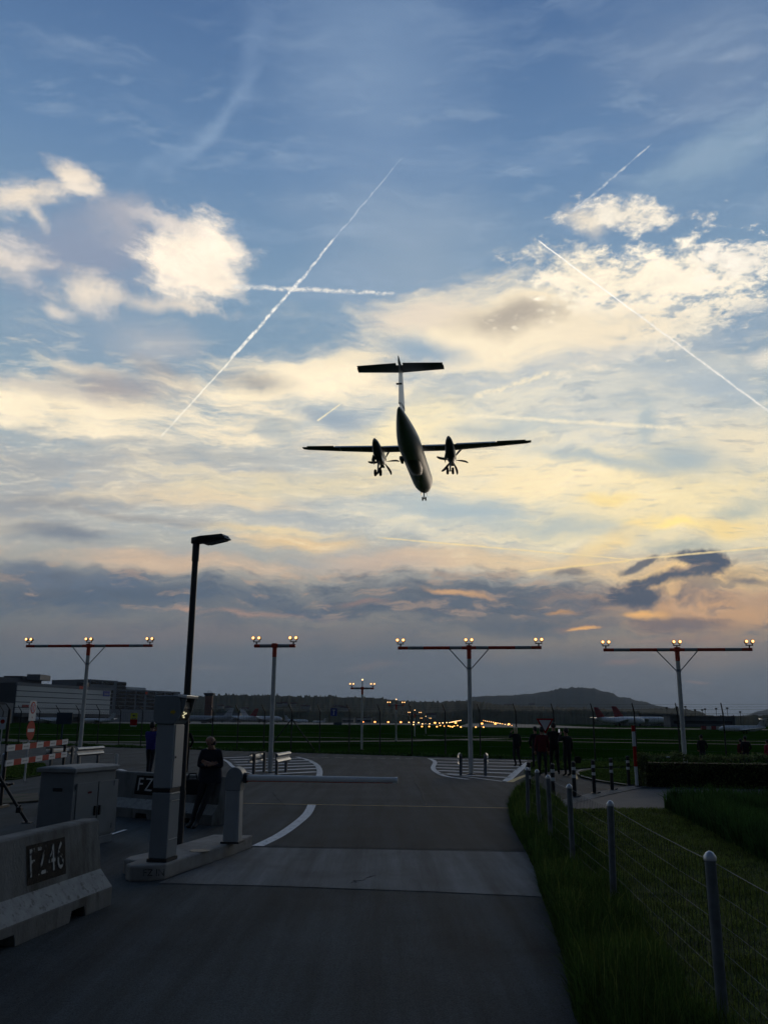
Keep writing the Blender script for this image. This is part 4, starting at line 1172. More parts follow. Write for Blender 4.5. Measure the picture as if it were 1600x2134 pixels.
def mast(label, base, H, half, pairs, brace=True, center=False, r0=.085, rot=-.135, group='lamp masts in the near row'):
    t = thing('approach_light_mast', label, 'lamp mast', base, rot, group)
    b = MB(); b.tube((0, 0, 0), (0, 0, H - .42), r0, r0 * .92, 18); b.build('pole', pole_grey, t, smooth=True)
    b = MB(); b.tube((0, 0, H - .42), (0, 0, H - .06), r0 * 1.0, r0 * 1.0, 18); b.build('red_collar', red_paint, t, smooth=True)
    b = MB(); b.tube((0, 0, .0), (0, 0, .05), r0 * 2.0, r0 * 2.0, 14); b.build('base_plate', dark_metal, t)
    # cross bar of red and grey lengths
    b = MB(); nseg_ = 9 if half > 1.5 else 5
    segs = [(-1, -.86), (-.86, -.64), (-.64, -.27), (-.27, -.10), (-.10, .10), (.10, .27), (.27, .64), (.64, .86), (.86, 1)] if half > 1.5 else [(-1, -.72), (-.72, -.16), (-.16, .16), (.16, .72), (.72, 1)]
    for i, (a, c) in enumerate(segs):
        b.tube((a * half, 0, H), (c * half, 0, H), .062 if half > 1.5 else .066, None, 14, i % 2)
    b.build('crossbar', [red_paint, grey_band], t, smooth=True)
    b = MB(); b.box((0, 0, H + .01), (.20, .18, .17)); b.build('bracket', red_paint, t, bevel=.01)
    if brace:
        for s in (-1, 1):
            b = MB(); b.tube((s * .08, 0, H - .78), (s * .76, 0, H - .03), .02, .02, 8); b.build('brace', galv, t, smooth=True)
        b = MB(); b.tube((0, 0, H - .82), (0, 0, H - .74), r0 * 1.12, r0 * 1.12, 16); b.build('clamp_ring', galv, t)
    for x in pairs:
        b = MB(); b.tube((x, 0, H + .05), (x, 0, H + .15), .028, .028, 8); b.box((x, 0, H + .155), (.26, .05, .03)); b.build('lamp_bracket', dark_metal, t)
        for s in (-1, 1):
            lampbox(t, x + s * .112, H + .285)
    if center:
        b = MB(); b.tube((0, 0, H), (0, 0, H + .55), .03, .03, 8); st = b.build('lamp_stem', dark_metal, t)
        b = MB(); b.sphere((0, -.02, H + .58), .05, 6); b.build('lens', glow_white, st)
    return t


hz = lambda x, y, p: at(x, y, p.y).z
mast('leftmost tall mast with three pairs of lit lamps in front of the white hangar', MA_, hz(184, 1346, MA_), 2.92, (-2.80, 0, 2.80))
mast('shorter barred mast with two pairs of lit lamps in the left striped island', MB_, hz(572, 1346, MB_), .80, (-.72, .72), False)
mast('tall mast with three pairs of lit lamps in the right striped island', MC_, hz(977, 1350, MC_), 2.72, (-2.62, 0, 2.62))
mast('rightmost tall mast with three pairs of lit lamps behind the hedge', MD_, hz(1413, 1354, MD_), 2.72, (-2.63, 0, 2.63))
# ================================================================ perimeter fence
A = Vector((0.0, 52.0, 0)); FD = Vector((.868, -.497, 0)).normalized(); FNRM = Vector((-.497, -.868, 0))
fence = thing('perimeter_fence', 'long dark airfield fence with angled barbed wire tops along the road', 'fence', A, 0)
x932 = G(932, 1570)
ts = []
base_t = (x932 - A).dot(FD)
k = -28
while True:
    tpos = base_t + k * 2.12
    if tpos > 24: break
    ts.append(tpos); k += 1
FH = 2.45
for i, tp in enumerate(ts):
    p = FD * tp; b = MB()
    b.tube(p, p + Vector((0, 0, FH)), .038, .038, 8)
    b.tube(p + Vector((0, 0, FH - .02)), p + Vector((0, 0, FH + .42)) + FNRM * .36, .032, .026, 8)
    b.build('fence_post', dark_metal, fence)
for k in (7, ):
    pass
pb_ = G(686, 1562); tp = min(ts, key=lambda q: ((A + FD * q) - pb_).length)
for s in (-1, 1):
    b = MB(); b.tube(FD * tp + Vector((0, 0, 2.0)), FD * (tp + s * 1.9), .035, .035, 8); b.build('fence_brace', dark_metal, fence)
b = MB()
for z in (.08, .6, 1.2, 1.8, 2.38):
    b.wire([FD * ts[0] + Vector((0, 0, z)), FD * ts[-1] + Vector((0, 0, z))], .006, 3)
for q in (.1, .2, .3):
    b.wire([FD * ts[0] + Vector((0, 0, FH + q * 1.2)) + FNRM * q, FD * ts[-1] + Vector((0, 0, FH + q * 1.2)) + FNRM * q], .005, 3)
b.build('fence_wire', dark_metal, fence)
b = MB()
n = 0
tq = ts[0]
while tq < ts[-1]:
    b.wire([FD * tq + Vector((0, 0, .05)), FD * tq + Vector((0, 0, 2.38))], .0035, 3); tq += .22
b.build('wire_mesh', dark_metal, fence)
# fence signs
def fence_pt(px, y, off=.07):
    """where the sight line through photo column px meets the fence plane"""
    d_ = ray(px, y); n_ = FNRM; t_ = (A - CAM).dot(n_) / d_.dot(n_)
    return CAM + d_ * t_ + FNRM * off
def fence_sign(name, label, cat, px, y0, y1, w, cols, marks=None):
    a, c = fence_pt(px, y0), fence_pt(px, y1)
    t = thing(name, label, cat, (a + c) / 2, math.atan2(FD.y, FD.x)); h = (a - c).z
    return t, h
t, h = fence_sign('warning_sign', 'yellow drone warning sign above a red field on the airfield fence', 'warning sign', 281, 1485.5, 1512, .6, None)
b = MB(); b.box((0, 0, h * .24), (.66, .012, h * .50)); y_ = b.build('yellow_plate', sign_yellow, t)
b = MB(); b.box((0, 0, -h * .25), (.66, .012, h * .47)); r_ = b.build('red_plate', sign_red, t)
b = MB(); b.box((-.03, -.009, h * .27), (.16, .004, .11)); b.box((-.03, -.009, h * .27), (.30, .004, .03)); b.box((.12, -.009, h * .24), (.06, .004, .08)); b.build('pictogram', black_paint, y_)
b = MB(); b.box((0, -.009, h * .08), (.42, .004, .03)); b.box((-.02, -.009, h * .045), (.5, .004, .02)); b.build('printing', ink_grey, y_)
b = MB(); b.box((0, .0, -h * .53), (.6, .010, .05)); b.build('footer_strip', off_white, t)
t, h = fence_sign('dead_end_sign', 'small blue square sign with a white T on the airfield fence', 'traffic sign', 697, 1476, 1492, .5, None)
b = MB(); b.box((0, 0, 0), (.46, .012, h)); p_ = b.build('sign_board', sign_blue, t)
b = MB(); b.box((0, -.009, h * .25), (.24, .004, .07)); b.box((0, -.009, -h * .08), (.07, .004, .26)); b.build('symbol', off_white, p_)
t, h = fence_sign('blue_plate_sign', 'wide dark blue plate below the blue T sign on the airfield fence', 'sign', 705, 1505.5, 1511, .6, None)
b = MB(); b.box((0, 0, 0), (.60, .012, h)); b.build('sign_board', sign_teal, t)
gp = fence_pt(14, 1545, 0); gp.z = 0
t = thing('gate_post', 'thick dark gate post in the airfield fence at the far left', 'gate post', gp)
b = MB(); zt_ = at(14, 1478, gp.y).z; b.tube((0, 0, 0), (0, 0, zt_), .11, .11, 10); b.tube((0, 0, zt_ - .02), (-.2, -.3, zt_ + .4), .05, .04, 8); b.build('post', dark_metal, t)

# ================================================================ far masts and runway lights
def far_mast(label, px, d, half):
    """smaller mast on the approach line"""
    x = at(px, 1505, d).x; base = Vector((x, d, 0))
    return base
AX = lambda d: -4.11 + (d - 33.0) * .1
for d, px, y, lab in ((60, 755, 1434.5, 'nearer T shaped mast with two lit lamp pairs beyond the airfield fence'), (87, 825.5, 1470, 'second T shaped mast with lit lamp pairs beyond the fence, half way to the runway'),
                      (115, 864, 1489.5, 'third, smaller lit T mast beyond the fence'), (142, 887, 1500.5, 'fourth and smallest lit T mast low among the runway lights')):
    base = Vector((at(px, y, d).x, d, 0)); H = at(px, y, d).z
    if d > 100: H = max(H, .9)
    mast(lab, base, H, .80, (-.72, .72), False, True, .075, -.10, 'lamp masts on the airfield')


def light(label, px, y, d, r, m, group, stalkless=False):
    p = at(px, y, d); z = max(p.z, r)
    t = thing('runway_light', label, 'runway light', (p.x, p.y, 0), 0, group)
    b = MB(); b.tube((0, 0, 0), (0, 0, max(z - r * .6, .02)), .05, .05, 6); b.build('stem', dark_metal, t)
    b = MB(); b.sphere((0, -.0, z), r, 5, sq=(1, .8, .85)); b.build('lamp', m, t)


GA, GB, GC = 'lights of the left row', 'lights of the near runway rows', 'lights along the right runway edge'
for px, y in ((756, 1504.5), (781, 1504.5), (809, 1504.8), (835, 1505)):
    light('larger orange light in the level row of four left of the runway lights', px, y, 300, .36, glow_red, 'four orange row lights')
for px, y in ((852, 1505.5), (862, 1505), (872, 1506), (880, 1508.5), (887, 1508), (895, 1508.2), (915.5, 1507), (922.5, 1506.5), (861.5, 1510), (930.5, 1506)):
    light('small white light in the upper left row of runway lights', px, y, 420, .30, glow_white, 'small white lights, upper left row')
for px, y in ((879, 1514), (894, 1514), (910, 1514.3), (917, 1512), (926, 1513.3), (934, 1513), (938, 1514), (942.5, 1514.6), (946, 1513), (953, 1512), (960, 1515), (991, 1515.4), (1007, 1515.4)):
    light('amber light in the lower row of runway lights', px, y, 265 if y > 1513 else 330, .24, glow_amber, 'amber lights, lower row')
for px, y in ((906, 1506.5), (949, 1506.5), (1004, 1508), (1031.5, 1508.3), (1060, 1509.2)):
    light('one of five larger bright lamps among the runway lights', px, y, 380, .50, glow_amber, 'larger bright runway lamps')
for i in range(12):
    f = i / 11
    light('white light in the receding left runway edge row', 936 + 26.5 * f, 1505.6 - 5.2 * f + .3, 420 + 900 * f ** 1.6, .20 + .35 * f, glow_white, 'lights along the left runway edge')
for i in range(14):
    f = i / 13
    light('white light in the receding right runway edge row', 1066 - 63 * f ** .8, 1512 - 11 * f ** .8, 330 + 1000 * f ** 1.8, .15 + .40 * f, glow_white if i % 3 else glow_amber, 'lights along the right runway edge')

# ================================================================ buildings on the left
def bld(name, label, loc):
    return thing(name, label, 'building', loc)


def fbox(px0, px1, ytop, Y0, Y1=None, depth=30.0, ytop1=None, base=0.0):
    """corner points of a building front between two photo columns"""
    Y1 = Y1 or Y0
    a, c = at(px0, ytop, Y0), at(px1, ytop1 if ytop1 is not None else ytop, Y1)
    return a, c


def block(parent, o, a, c, depth, m, name='wall', z0=0.0, bevel=0.0):
    """box with front from a to c (their z = roof height at each end) going back by depth"""
    u = Vector((c.x - a.x, c.y - a.y, 0)); n_ = Vector((-u.y, u.x, 0)).normalized() * depth
    vs = []
    for p in (a, c):
        vs += [Vector((p.x, p.y, z0)), Vector((p.x, p.y, p.z))]
    vs += [v + n_ for v in vs]
    vs = [v - o for v in vs]
    b = MB(); b.add(vs, [(0, 2, 3, 1), (4, 5, 7, 6), (0, 1, 5, 4), (2, 6, 7, 3), (1, 3, 7, 5), (0, 4, 6, 2)])
    return b.build(name, m, parent)


# hangar with white banded cladding
a, c = fbox(37, 231, 1421, 400, 470, ytop1=1436)
o = Vector((a.x, a.y, 0)); hg = bld('hangar', 'large hangar with pale horizontal cladding bands and a blue sign', o)
u = Vector((c.x - a.x, c.y - a.y, 0)).normalized(); n_ = Vector((u.y, -u.x, 0))
if n_.y > 0: n_ = -n_
hL = (Vector((c.x, c.y, 0)) - Vector((a.x, a.y, 0))).length
hT = (a.z + c.z) / 2; a.z = c.z = hT
zbot = at(37, 1487, 400).z
block(hg, o, a, c, 60, clad_dark, 'base_wall')
def panel(parent, s0, s1, z0, z1, m, name, off=.3, th=.3):
    p = [u * s0, u * s1]
    b = MB(); vs = [p[0] + Vector((0, 0, z0)), p[1] + Vector((0, 0, z0)), p[1] + Vector((0, 0, z1)), p[0] + Vector((0, 0, z1))]
    vs = [v + n_ * off for v in vs] + [v + n_ * (off - th) for v in vs]
    b.add(vs, [(0, 1, 2, 3), (7, 6, 5, 4), (0, 4, 5, 1), (1, 5, 6, 2), (2, 6, 7, 3), (3, 7, 4, 0)])
    return b.build(name, m, parent)
nb = 5; zz0 = zbot; bh = (hT - 1.3 - zz0) / nb
for i in range(nb):
    panel(hg, .0, hL, zz0 + i * bh + .35, zz0 + (i + 1) * bh, clad_white, 'cladding_band', .35, .5)
panel(hg, -.5, hL + .3, hT - 1.2, hT + .15, clad_grey, 'roof_edge', .5, .9)
sg = panel(hg, hL * .905, hL * .985, hT - 4.2, hT - 1.5, sign_blue, 'blue_sign', .55, .2)
panel(hg, hL * .918, hL * .972, hT - 3.3, hT - 2.8, grey_band, 'sign_lettering', .62, .06)
panel(hg, hL * .62, hL * .685, hT - 1.25, hT + .25, red_paint, 'red_marking', .56, .2)
panel(hg, hL * .685, hL * .690, zz0, hT - 1.2, red_paint, 'drain_pipe', .42, .1)
panel(hg, hL * .06, hL * .12, zz0 + bh * 1.15, zz0 + bh * 1.6, tail_red, 'red_sign', .5, .2)
a2, c2 = at(141, 1419.5, 440), at(163, 1420, 445)
b = MB(); b.box(((a2.x + c2.x) / 2 - o.x, 18 + a2.y - o.y, a2.z / 2 + hT / 2 - .5), (c2.x - a2.x, 9, a2.z - hT + 1.4)); b.build('roof_plant_room', clad_dark, hg)
# canopy and dark ground storey
panel(hg, -2, hL * 1.02, zbot - 1.4, zbot - .1, clad_dark, 'canopy', 6.0, 6.0)
a3, c3 = at(26, 1459, 398), at(45, 1460, 400)
# low annexe in front
a, c = at(-30, 1463, 330), at(30, 1461, 345); c.z = a.z
o = Vector((a.x, a.y, 0)); an = bld('low_building', 'low grey flat roofed building at the left edge in front of the hangar', o)
block(an, o, a, c, 25, clad_grey)
panel_u = u
u = Vector((c.x - a.x, c.y - a.y, 0)).normalized(); n_ = Vector((u.y, -u.x, 0))
panel(an, 0, 11.2, a.z - .6, a.z + .1, clad_dark, 'roof_edge', .3, .5)
# dark building behind
a, c = at(-40, 1407.5, 470), at(88, 1415, 520); c.z = a.z
o = Vector((a.x, a.y, 0)); dk = bld('terminal_building', 'dark tall building behind the left end of the hangar', o)
block(dk, o, a, c, 60, clad_dark)
u = Vector((c.x - a.x, c.y - a.y, 0)).normalized(); n_ = Vector((u.y, -u.x, 0)); L_ = (Vector((c.x, c.y, 0)) - Vector((a.x, a.y, 0))).length
q0, q1 = at(48, 1409, 500), at(83, 1411, 505)
b = MB(); b.box(((q0.x + q1.x) / 2 - o.x, 14 + q0.y - o.y, a.z + 1.0), (q1.x - q0.x, 16, 3.2)); b.build('roof_plant_room', clad_grey, dk)
q0, q1 = at(-10, 1404, 490), at(30, 1405, 490)
b = MB(); b.box(((q0.x + q1.x) / 2 - o.x, 20 + q0.y - o.y, a.z + .6), (q1.x - q0.x, 16, 1.6)); b.build('roof_vent', clad_dark, dk)
for i in range(4):
    panel(dk, L_ * .02, L_ * .96, a.z * (.28 + .17 * i), a.z * (.28 + .17 * i) + .25, clad_seam, 'facade_seam', .06, .1)
# office / parking block with window bays
a, c = at(189, 1430, 560), at(376, 1444, 640); zr = (a.z + c.z) / 2; a.z = c.z = zr
o = Vector((a.x, a.y, 0)); of = bld('office_block', 'grey stepped office block with rows of dark window bays', o)
block(of, o, a, c, 40, clad_grey)
u = Vector((c.x - a.x, c.y - a.y, 0)).normalized(); n_ = Vector((u.y, -u.x, 0)); L_ = (Vector((c.x, c.y, 0)) - Vector((a.x, a.y, 0))).length
ztop = at(189, 1415.5, 560).z
def over(s0, s1, z0, z1, dep, m, name, off=0.0):
    p = [u * s0 * L_, u * s1 * L_]; nb_ = -n_ * dep
    vs = [q + Vector((0, 0, z)) + n_ * off for q in p for z in (z0, z1)]; vs += [v + nb_ for v in vs]
    b = MB(); b.add(vs, [(0, 2, 3, 1), (4, 5, 7, 6), (0, 1, 5, 4), (2, 6, 7, 3), (1, 3, 7, 5), (0, 4, 6, 2)]); return b.build(name, m, of)
over(0, .272, zr - .5, ztop, 34, clad_grey, 'upper_storeys', .02)
over(.272, .36, zr - .5, ztop - .4, 34, clad_grey, 'stair_tower', .06)
over(.36, .61, zr - .4, ztop - 3.4, 30, clad_white, 'penthouse', -2)
over(.93, 1.06, zr - 6, zr - 1.5, 30, clad_dark, 'rear_wing', -1)
ys = [1425.5, 1434, 1442, 1450, 1458, 1466, 1474.5]
bays = [(190, 209), (211, 232), (239, 257), (259, 276), (280, 296), (301, 318), (322, 339), (343, 360)]
zrow = [at(250, y, 585).z for y in ys]
for r, zc_ in enumerate(zrow):
    for kx, (x0_, x1_) in enumerate(bays):
        if (r == 0 and kx > 2) or (r == 1 and kx != 2): continue
        s0, s1 = (x0_ - 189) / 187, (x1_ - 189) / 187
        panel(of, s0 * L_, s1 * L_, zc_ - .95, zc_ + .95, win_dark, 'window', .16 if kx != 2 else .2, .3)
panel(of, L_ * .58, L_ * .605, zrow[2] - .9, zrow[2] + 1.0, red_paint, 'red_sign', .25, .1)

# brick control tower with flared dark cab
p0, p1 = at(428, 1480, 620), at(442, 1480, 620); zt_ = at(435, 1450, 620).z
o = Vector(((p0.x + p1.x) / 2, 620, 0)); tw = bld('control_tower', 'small square brick tower with dark flared cab before the wooded ridge', o)
w = p1.x - p0.x
b = MB(); b.box((0, 0, zt_ / 2), (w, w, zt_)); b.build('shaft', brick, tw)
zt2 = at(438, 1444, 620).z
b = MB(); b.loft([[(sx * q, sy * q, z) for sx, sy in ((-1, -1), (1, -1), (1, 1), (-1, 1))] for q, z in ((w * .5, zt_), (w * .72, zt_ + (zt2 - zt_) * .5), (w * .72, zt_ + (zt2 - zt_) * .9), (w * .5, zt2))]); b.build('cab', clad_dark, tw)
b = MB()
for x_, hh_ in ((-1.2, 2.2), (-.3, 3.6), (.7, 2.6), (1.5, 1.6)):
    b.tube((x_, 0, zt2 - .1), (x_, 0, zt2 + hh_ * .6), .10, .06, 6)
b.build('antenna', dark_metal, tw)

# ================================================================ parked aircraft
def loft_body(b, st, n=14, mi=0, flat=1.0):
    b.loft([[(r * cos(2 * pi * i / n), y, zc_ + flat * r * sin(2 * pi * i / n)) for i in range(n)] for y, r, zc_ in st], mi)
def slab(b, root, tip, mi=0, th=.10):
    """wing-like panel: root/tip = (x, yLE, yTE, z)"""
    prof = [(0, 0), (.08, .5), (.3, .62), (.65, .38), (1, .02), (.65, -.25), (.3, -.42), (.08, -.32)]
    rg = []
    for x, yl, yt, z in (root, tip):
        ch = yl - yt
        rg.append([(x, yl - ch * s, z + th * ch * q) for s, q in prof])
    b.loft(rg, mi)
def fin_slab(b, root, tip, mi=0, th=.09):
    prof = [(0, 0), (.1, .4), (.35, .5), (.7, .3), (1, .02), (.7, -.3), (.35, -.5), (.1, -.4)]
    b.loft([[(th * (yl - yt) * q, yl - (yl - yt) * s, z) for s, q in prof] for z, yl, yt in (root, tip)], mi)


def airliner(label, px, ybot, d, length, heading, tail=tail_white, body=air_white, tt=False, group='parked airliners', name='parked_airliner'):
    """low-wing jet, nose along local +y; length in metres"""
    p = at(px, ybot, d); k = length / 30.0
    t = thing(name, label, 'aircraft', (p.x, d, 0), rad(heading), group)
    R = 1.75 * k; zc_ = 2.9 * k; ys_ = [(15, .08), (14.4, .55), (13, .85), (11, 1), (-7, 1), (-11, .78), (-14, .35), (-15, .1)]
    b = MB(); loft_body(b, [(y * k, R * q, zc_ + (R * .45 * max(0, (-7 - y) / 8)) - (R * .25 * max(0, (y - 12) / 3))) for y, q in ys_], 14); b.build('fuselage', body, t, smooth=True)
    for s in (-1, 1):
        b = MB(); slab(b, (s * .6 * R, 3.5 * k, -3.0 * k, zc_ - .6 * R), (s * 14 * k, -3.2 * k, -5.0 * k, zc_ + .3 * R), 0, .11); b.build('wing', body, t, smooth=True)
        b = MB(); z_ = zc_ + (5.3 * k if tt else .7 * R); slab(b, (s * .1, -11.5 * k, -14.2 * k, z_), (s * 5.2 * k, -13.8 * k, -15.2 * k, z_ + .2), 0, .10); b.build('tailplane', body, t, smooth=True)
        b = MB()
        ex, ey, ez = (s * 5.0 * k, 2.5 * k, zc_ - 1.15 * R) if not tt else (s * (R + .55 * k), -8 * k, zc_ + .3 * R)
        loft_body(b, [(ey + 2.2 * k, .72 * k, ez), (ey + 1.6 * k, .9 * k, ez), (ey - 1 * k, .8 * k, ez), (ey - 2.4 * k, .45 * k, ez)], 12); b.build('engine', body if not tt else air_belly, t, smooth=True)
    b = MB(); fin_slab(b, (zc_ + .6 * R, -8.5 * k, -14 * k), (zc_ + 6.6 * k if not tt else zc_ + 5.4 * k, -13 * k, -15.6 * k)); b.build('tail_fin', tail, t, smooth=True)
    b = MB()
    for x, y in ((0, 11.5), (-1.6, -1.5), (1.6, -1.5)):
        b.tube((x * k, y * k, .45 * k), (x * k, y * k, zc_ - .7 * R), .14 * k, .14 * k, 6)
        b.tube((x * k - .3 * k, y * k, .5 * k), (x * k + .3 * k, y * k, .5 * k), .5 * k, .5 * k, 10)
    b.build('landing_gear', black_rub, t)
    return t


airliner('small white business jet with T tail taxiing at the right edge', 1547, 1527, 180, 10.3, 98, tt=True, name='business_jet', group=None)
airliner('white airliner with red tail parked before the dark wood, left of two', 1292, 1510, 560, 36, -72, tail_red)
airliner('white airliner with red tail parked before the dark wood, right of two', 1335, 1510, 590, 40, -78, tail_red)
airliner('white airliner with pale tail standing alone left of the blue T sign', 618, 1504, 640, 17, -82, tail_white)
airliner('white airliner nearest the double lamp mast on the left apron', 545, 1500, 720, 34, -80, tail_white)
airliner('white airliner between the brick tower and the double lamp mast', 495, 1501, 700, 34, 75, tail_red)
airliner('pale grey airliner right of the parking terminal and lamp pole', 435, 1503, 520, 28, 100, tail_white, mat('aircraft_pale', (.40, .42, .44), .4, var=.08, sc=.4))
airliner('white small aircraft under the hangar canopy left of the yellow sign', 205, 1506, 360, 14, 82, tail_white)
airliner('white aircraft behind the no stopping board under the hangar canopy', 105, 1505, 345, 15, -80, tail_white)
airliner('tiny white aircraft far off between the lone airliner and the blue T sign', 665, 1503, 700, 12, 60, tail_white)

# low white halls beyond the apron
def hall(label, px0, px1, yt, d, m=house_wall, roofm=clad_grey, name='low_hall'):
    a, c = at(px0, yt, d), at(px1, yt, d); c.z = a.z; o = Vector((a.x, a.y, 0)); t = thing(name, label, 'building', o, 0, 'low halls beyond the apron')
    block(t, o, a, c, 12, m)
    b = MB(); b.box(((c.x - a.x) / 2, 6, a.z + .2), (c.x - a.x + 1, 13, .4)); b.build('roof', roofm, t)
    b = MB(); b.box(((c.x - a.x) / 2, -.05, a.z * .45), ((c.x - a.x) * .9, .1, a.z * .3)); b.build('window_band', win_dark, t)
hall('long low white hall right of the blue T sign across the apron', 713, 738, 1496.5, 760)
hall('low white hall with dark red roof left of the orange row lights', 742, 775, 1496, 740, house_wall, house_roof)
hall('low grey hall at the foot of the ridge right of the brick tower', 452, 500, 1486, 900, clad_grey, clad_dark)
hall('flat dark terminal building behind the red and white blast fence', 1395, 1530, 1493, 520, clad_dark, clad_seam)
hall('long dark pier building left of the rightmost lamp mast', 1330, 1412, 1489, 700, clad_dark, clad_seam)

# red and white blast fence
a, c = at(1460, 1513, 300), at(1552, 1514, 300); o = Vector((a.x, 300, 0))
t = thing('blast_fence', 'low red and white striped blast fence left of the business jet', 'blast fence', o)
w = (c.x - a.x) / 9
b = MB()
for i in range(9):
    b.box((w * (i + .5), 0, a.z * .52), (w, .35, a.z * 1.04), i % 2)
b.build('panel', [tail_red, house_wall], t)
b = MB()
for i in range(10):
    b.tube((w * i, .3, 0), (w * i, 1.5, 0.02), .06); b.tube((w * i, 1.4, 0), (w * i, .2, a.z), .06)
b.build('support', dark_metal, t)

# floodlight masts at the right
for i, (px, yt) in enumerate(((1388, 1474), (1410, 1473), (1427, 1472), (1447, 1478.5), (1462, 1478.5), (1468, 1477), (1491, 1476), (1514, 1475), (1541, 1483))):
    d = 560; p = at(px, yt, d); t = thing('floodlight_mast', 'thin floodlight mast above the dark terminal building on the right', 'floodlight mast', (p.x, d, 0), 0, 'floodlight masts on the right')
    b = MB(); b.tube((0, 0, 0), (0, 0, p.z), .20, .14, 6); b.build('pole', dark_metal, t)
    b = MB(); b.box((0, 0, p.z - .3), (1.3, .6, 1.0)); b.build('lamp_frame', dark_metal, t)

# ================================================================ hills
def hill(name, sil, d, front, back, m, jit=0.0, step=4, kind='structure', rough=0.0, seed=1, bulge=1.0):
    """terrain ridge at distance d whose skyline passes through the photo points sil"""
    random.seed(seed); xs = []; x = sil[0][0]
    while x <= sil[-1][0]:
        xs.append(x); x += step
    def sy(x):
        for (a, b_), (c, e) in zip(sil, sil[1:]):
            if a <= x <= c:
                f = (x - a) / (c - a); f = f * f * (3 - 2 * f) if bulge else f
                return b_ + (e - b_) * f
        return sil[-1][1]
    rows = [(-front, 0.0), (-front * .75, .22), (-front * .5, .48), (-front * .25, .78), (-front * .08, .96), (0, 1.0), (back * .3, .85), (back, 0.0)]
    rg = []; prev = 0.0
    J = []
    for x in xs:
        prev = prev * .55 + random.uniform(-1, 1) * jit; J.append(prev)
    for r, (dd, hf) in enumerate(rows):
        row = []
        for i, x in enumerate(xs):
            p = at(x, sy(x) + J[i], d); q = Vector((p.x, p.y, 0)); sc = (d + dd) / d
            z = p.z * hf * (1 + (random.uniform(-rough, rough) if 0 < r < 5 else 0))
            row.append((p.x * sc, (d + dd), z - (3 if hf == 0 else 0)))
        rg.append(row)
    b = MB(); b.loft(rg, 0, None, False, False)
    o = b.build(name, m, smooth=True, auto=False); o['kind'] = kind
    return o


RIDGE = [(-200, 1452), (100, 1455), (330, 1452), (400, 1451), (470, 1449), (560, 1449), (640, 1452), (700, 1452), (790, 1455), (850, 1461), (905, 1463), (980, 1461), (1050, 1470), (1200, 1476), (1420, 1488)]
hill('wooded_hill', RIDGE, 2200, 900, 600, forest, 1.1, 2.5, rough=.10, seed=4)
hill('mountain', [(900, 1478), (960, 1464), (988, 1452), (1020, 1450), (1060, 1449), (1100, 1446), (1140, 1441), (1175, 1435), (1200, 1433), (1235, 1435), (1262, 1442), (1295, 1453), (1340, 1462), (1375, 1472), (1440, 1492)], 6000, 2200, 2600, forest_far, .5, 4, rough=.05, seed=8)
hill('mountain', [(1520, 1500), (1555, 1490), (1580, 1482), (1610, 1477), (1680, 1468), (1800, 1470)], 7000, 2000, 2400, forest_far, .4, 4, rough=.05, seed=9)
hill('wooded_hill', [(1130, 1492), (1200, 1484), (1290, 1478), (1360, 1477), (1410, 1476), (1445, 1480), (1480, 1491), (1520, 1497)], 2600, 800, 700, forest, .8, 2.5, rough=.08, seed=5)
hill('far_wood', [(840, 1493), (900, 1486), (1000, 1478), (1080, 1481), (1200, 1480), (1300, 1482), (1400, 1488), (1480, 1492), (1620, 1491), (1800, 1490)], 1300, 120, 200, forest, .9, 2.5, 'stuff', .15, seed=6)
hill('far_wood', [(-150, 1478), (300, 1480), (420, 1478), (560, 1480), (700, 1483), (850, 1489)], 1250, 120, 200, forest, .9, 2.5, 'stuff', .15, seed=7)

# pale houses dotted on the ridge
HZ = [(583, 1467), (593, 1466), (612, 1467), (634, 1472), (641, 1473), (700, 1474), (706, 1473), (712, 1475), (460, 1472), (476, 1475), (512, 1477), (722, 1476), (1056, 1470), (1064, 1470), (1108, 1469), (894, 1490), (901, 1490)]
LAB = {0: 'pale gabled house on the wooded ridge'}
hb = None
for px, y in HZ:
    d = 1240 if not px > 1000 else 4000
    if px in (894, 901): d = 1150
    p = at(px, y, d); k = (1.0 if d < 2000 else 3.0)
    if hb is None:
        hb = thing('distant_house', 'tiny pale gabled house among the far trees', 'house', (p.x, d, p.z - 4), 0, 'pale houses among the far trees')
        b = MB(); b.box((0, 0, 2), (8, 6, 4)); b.build('wall', house_wall, hb)
        b = MB(); b.loft([[(x, -3.3, 4), (x, 3.3, 4), (x, 0, 6.4)] for x in (-4.3, 4.3)]); b.build('roof', house_roof, hb)
    else:
        dup(hb, (p.x, d, p.z - 4 * k), random.uniform(-.5, .5), scale=k)
# ================================================================ the landing turboprop
pl = thing('turboprop_airliner', 'twin turboprop airliner on final approach overhead with gear and flaps down', 'aircraft', (3.773, 101.62, 33.40))
pl.rotation_mode = 'XYZ'
pl.matrix_world = Matrix.Translation((3.773, 101.62, 33.40)) @ Matrix.Rotation(-.13495, 4, 'Z') @ Matrix.Rotation(.02914, 4, 'X') @ Matrix.Rotation(.00502, 4, 'Y')
R_ = 1.345
b = MB()
st = [(15.0, .06, -.42), (14.75, .36, -.40), (14.3, .62, -.34), (13.6, .88, -.24), (12.6, 1.12, -.12), (11.4, 1.29, -.03), (10.0, R_, 0), (5, R_, 0), (0, R_, 0), (-5.5, R_, 0), (-7.5, 1.30, .05), (-9.5, 1.16, .17), (-11.5, .96, .34), (-13.5, .72, .52), (-15.2, .48, .68), (-16.6, .26, .80), (-17.1, .10, .86)]
loft_body(b, st, 28)
fus = b.build('fuselage', air_hull, pl, smooth=True)
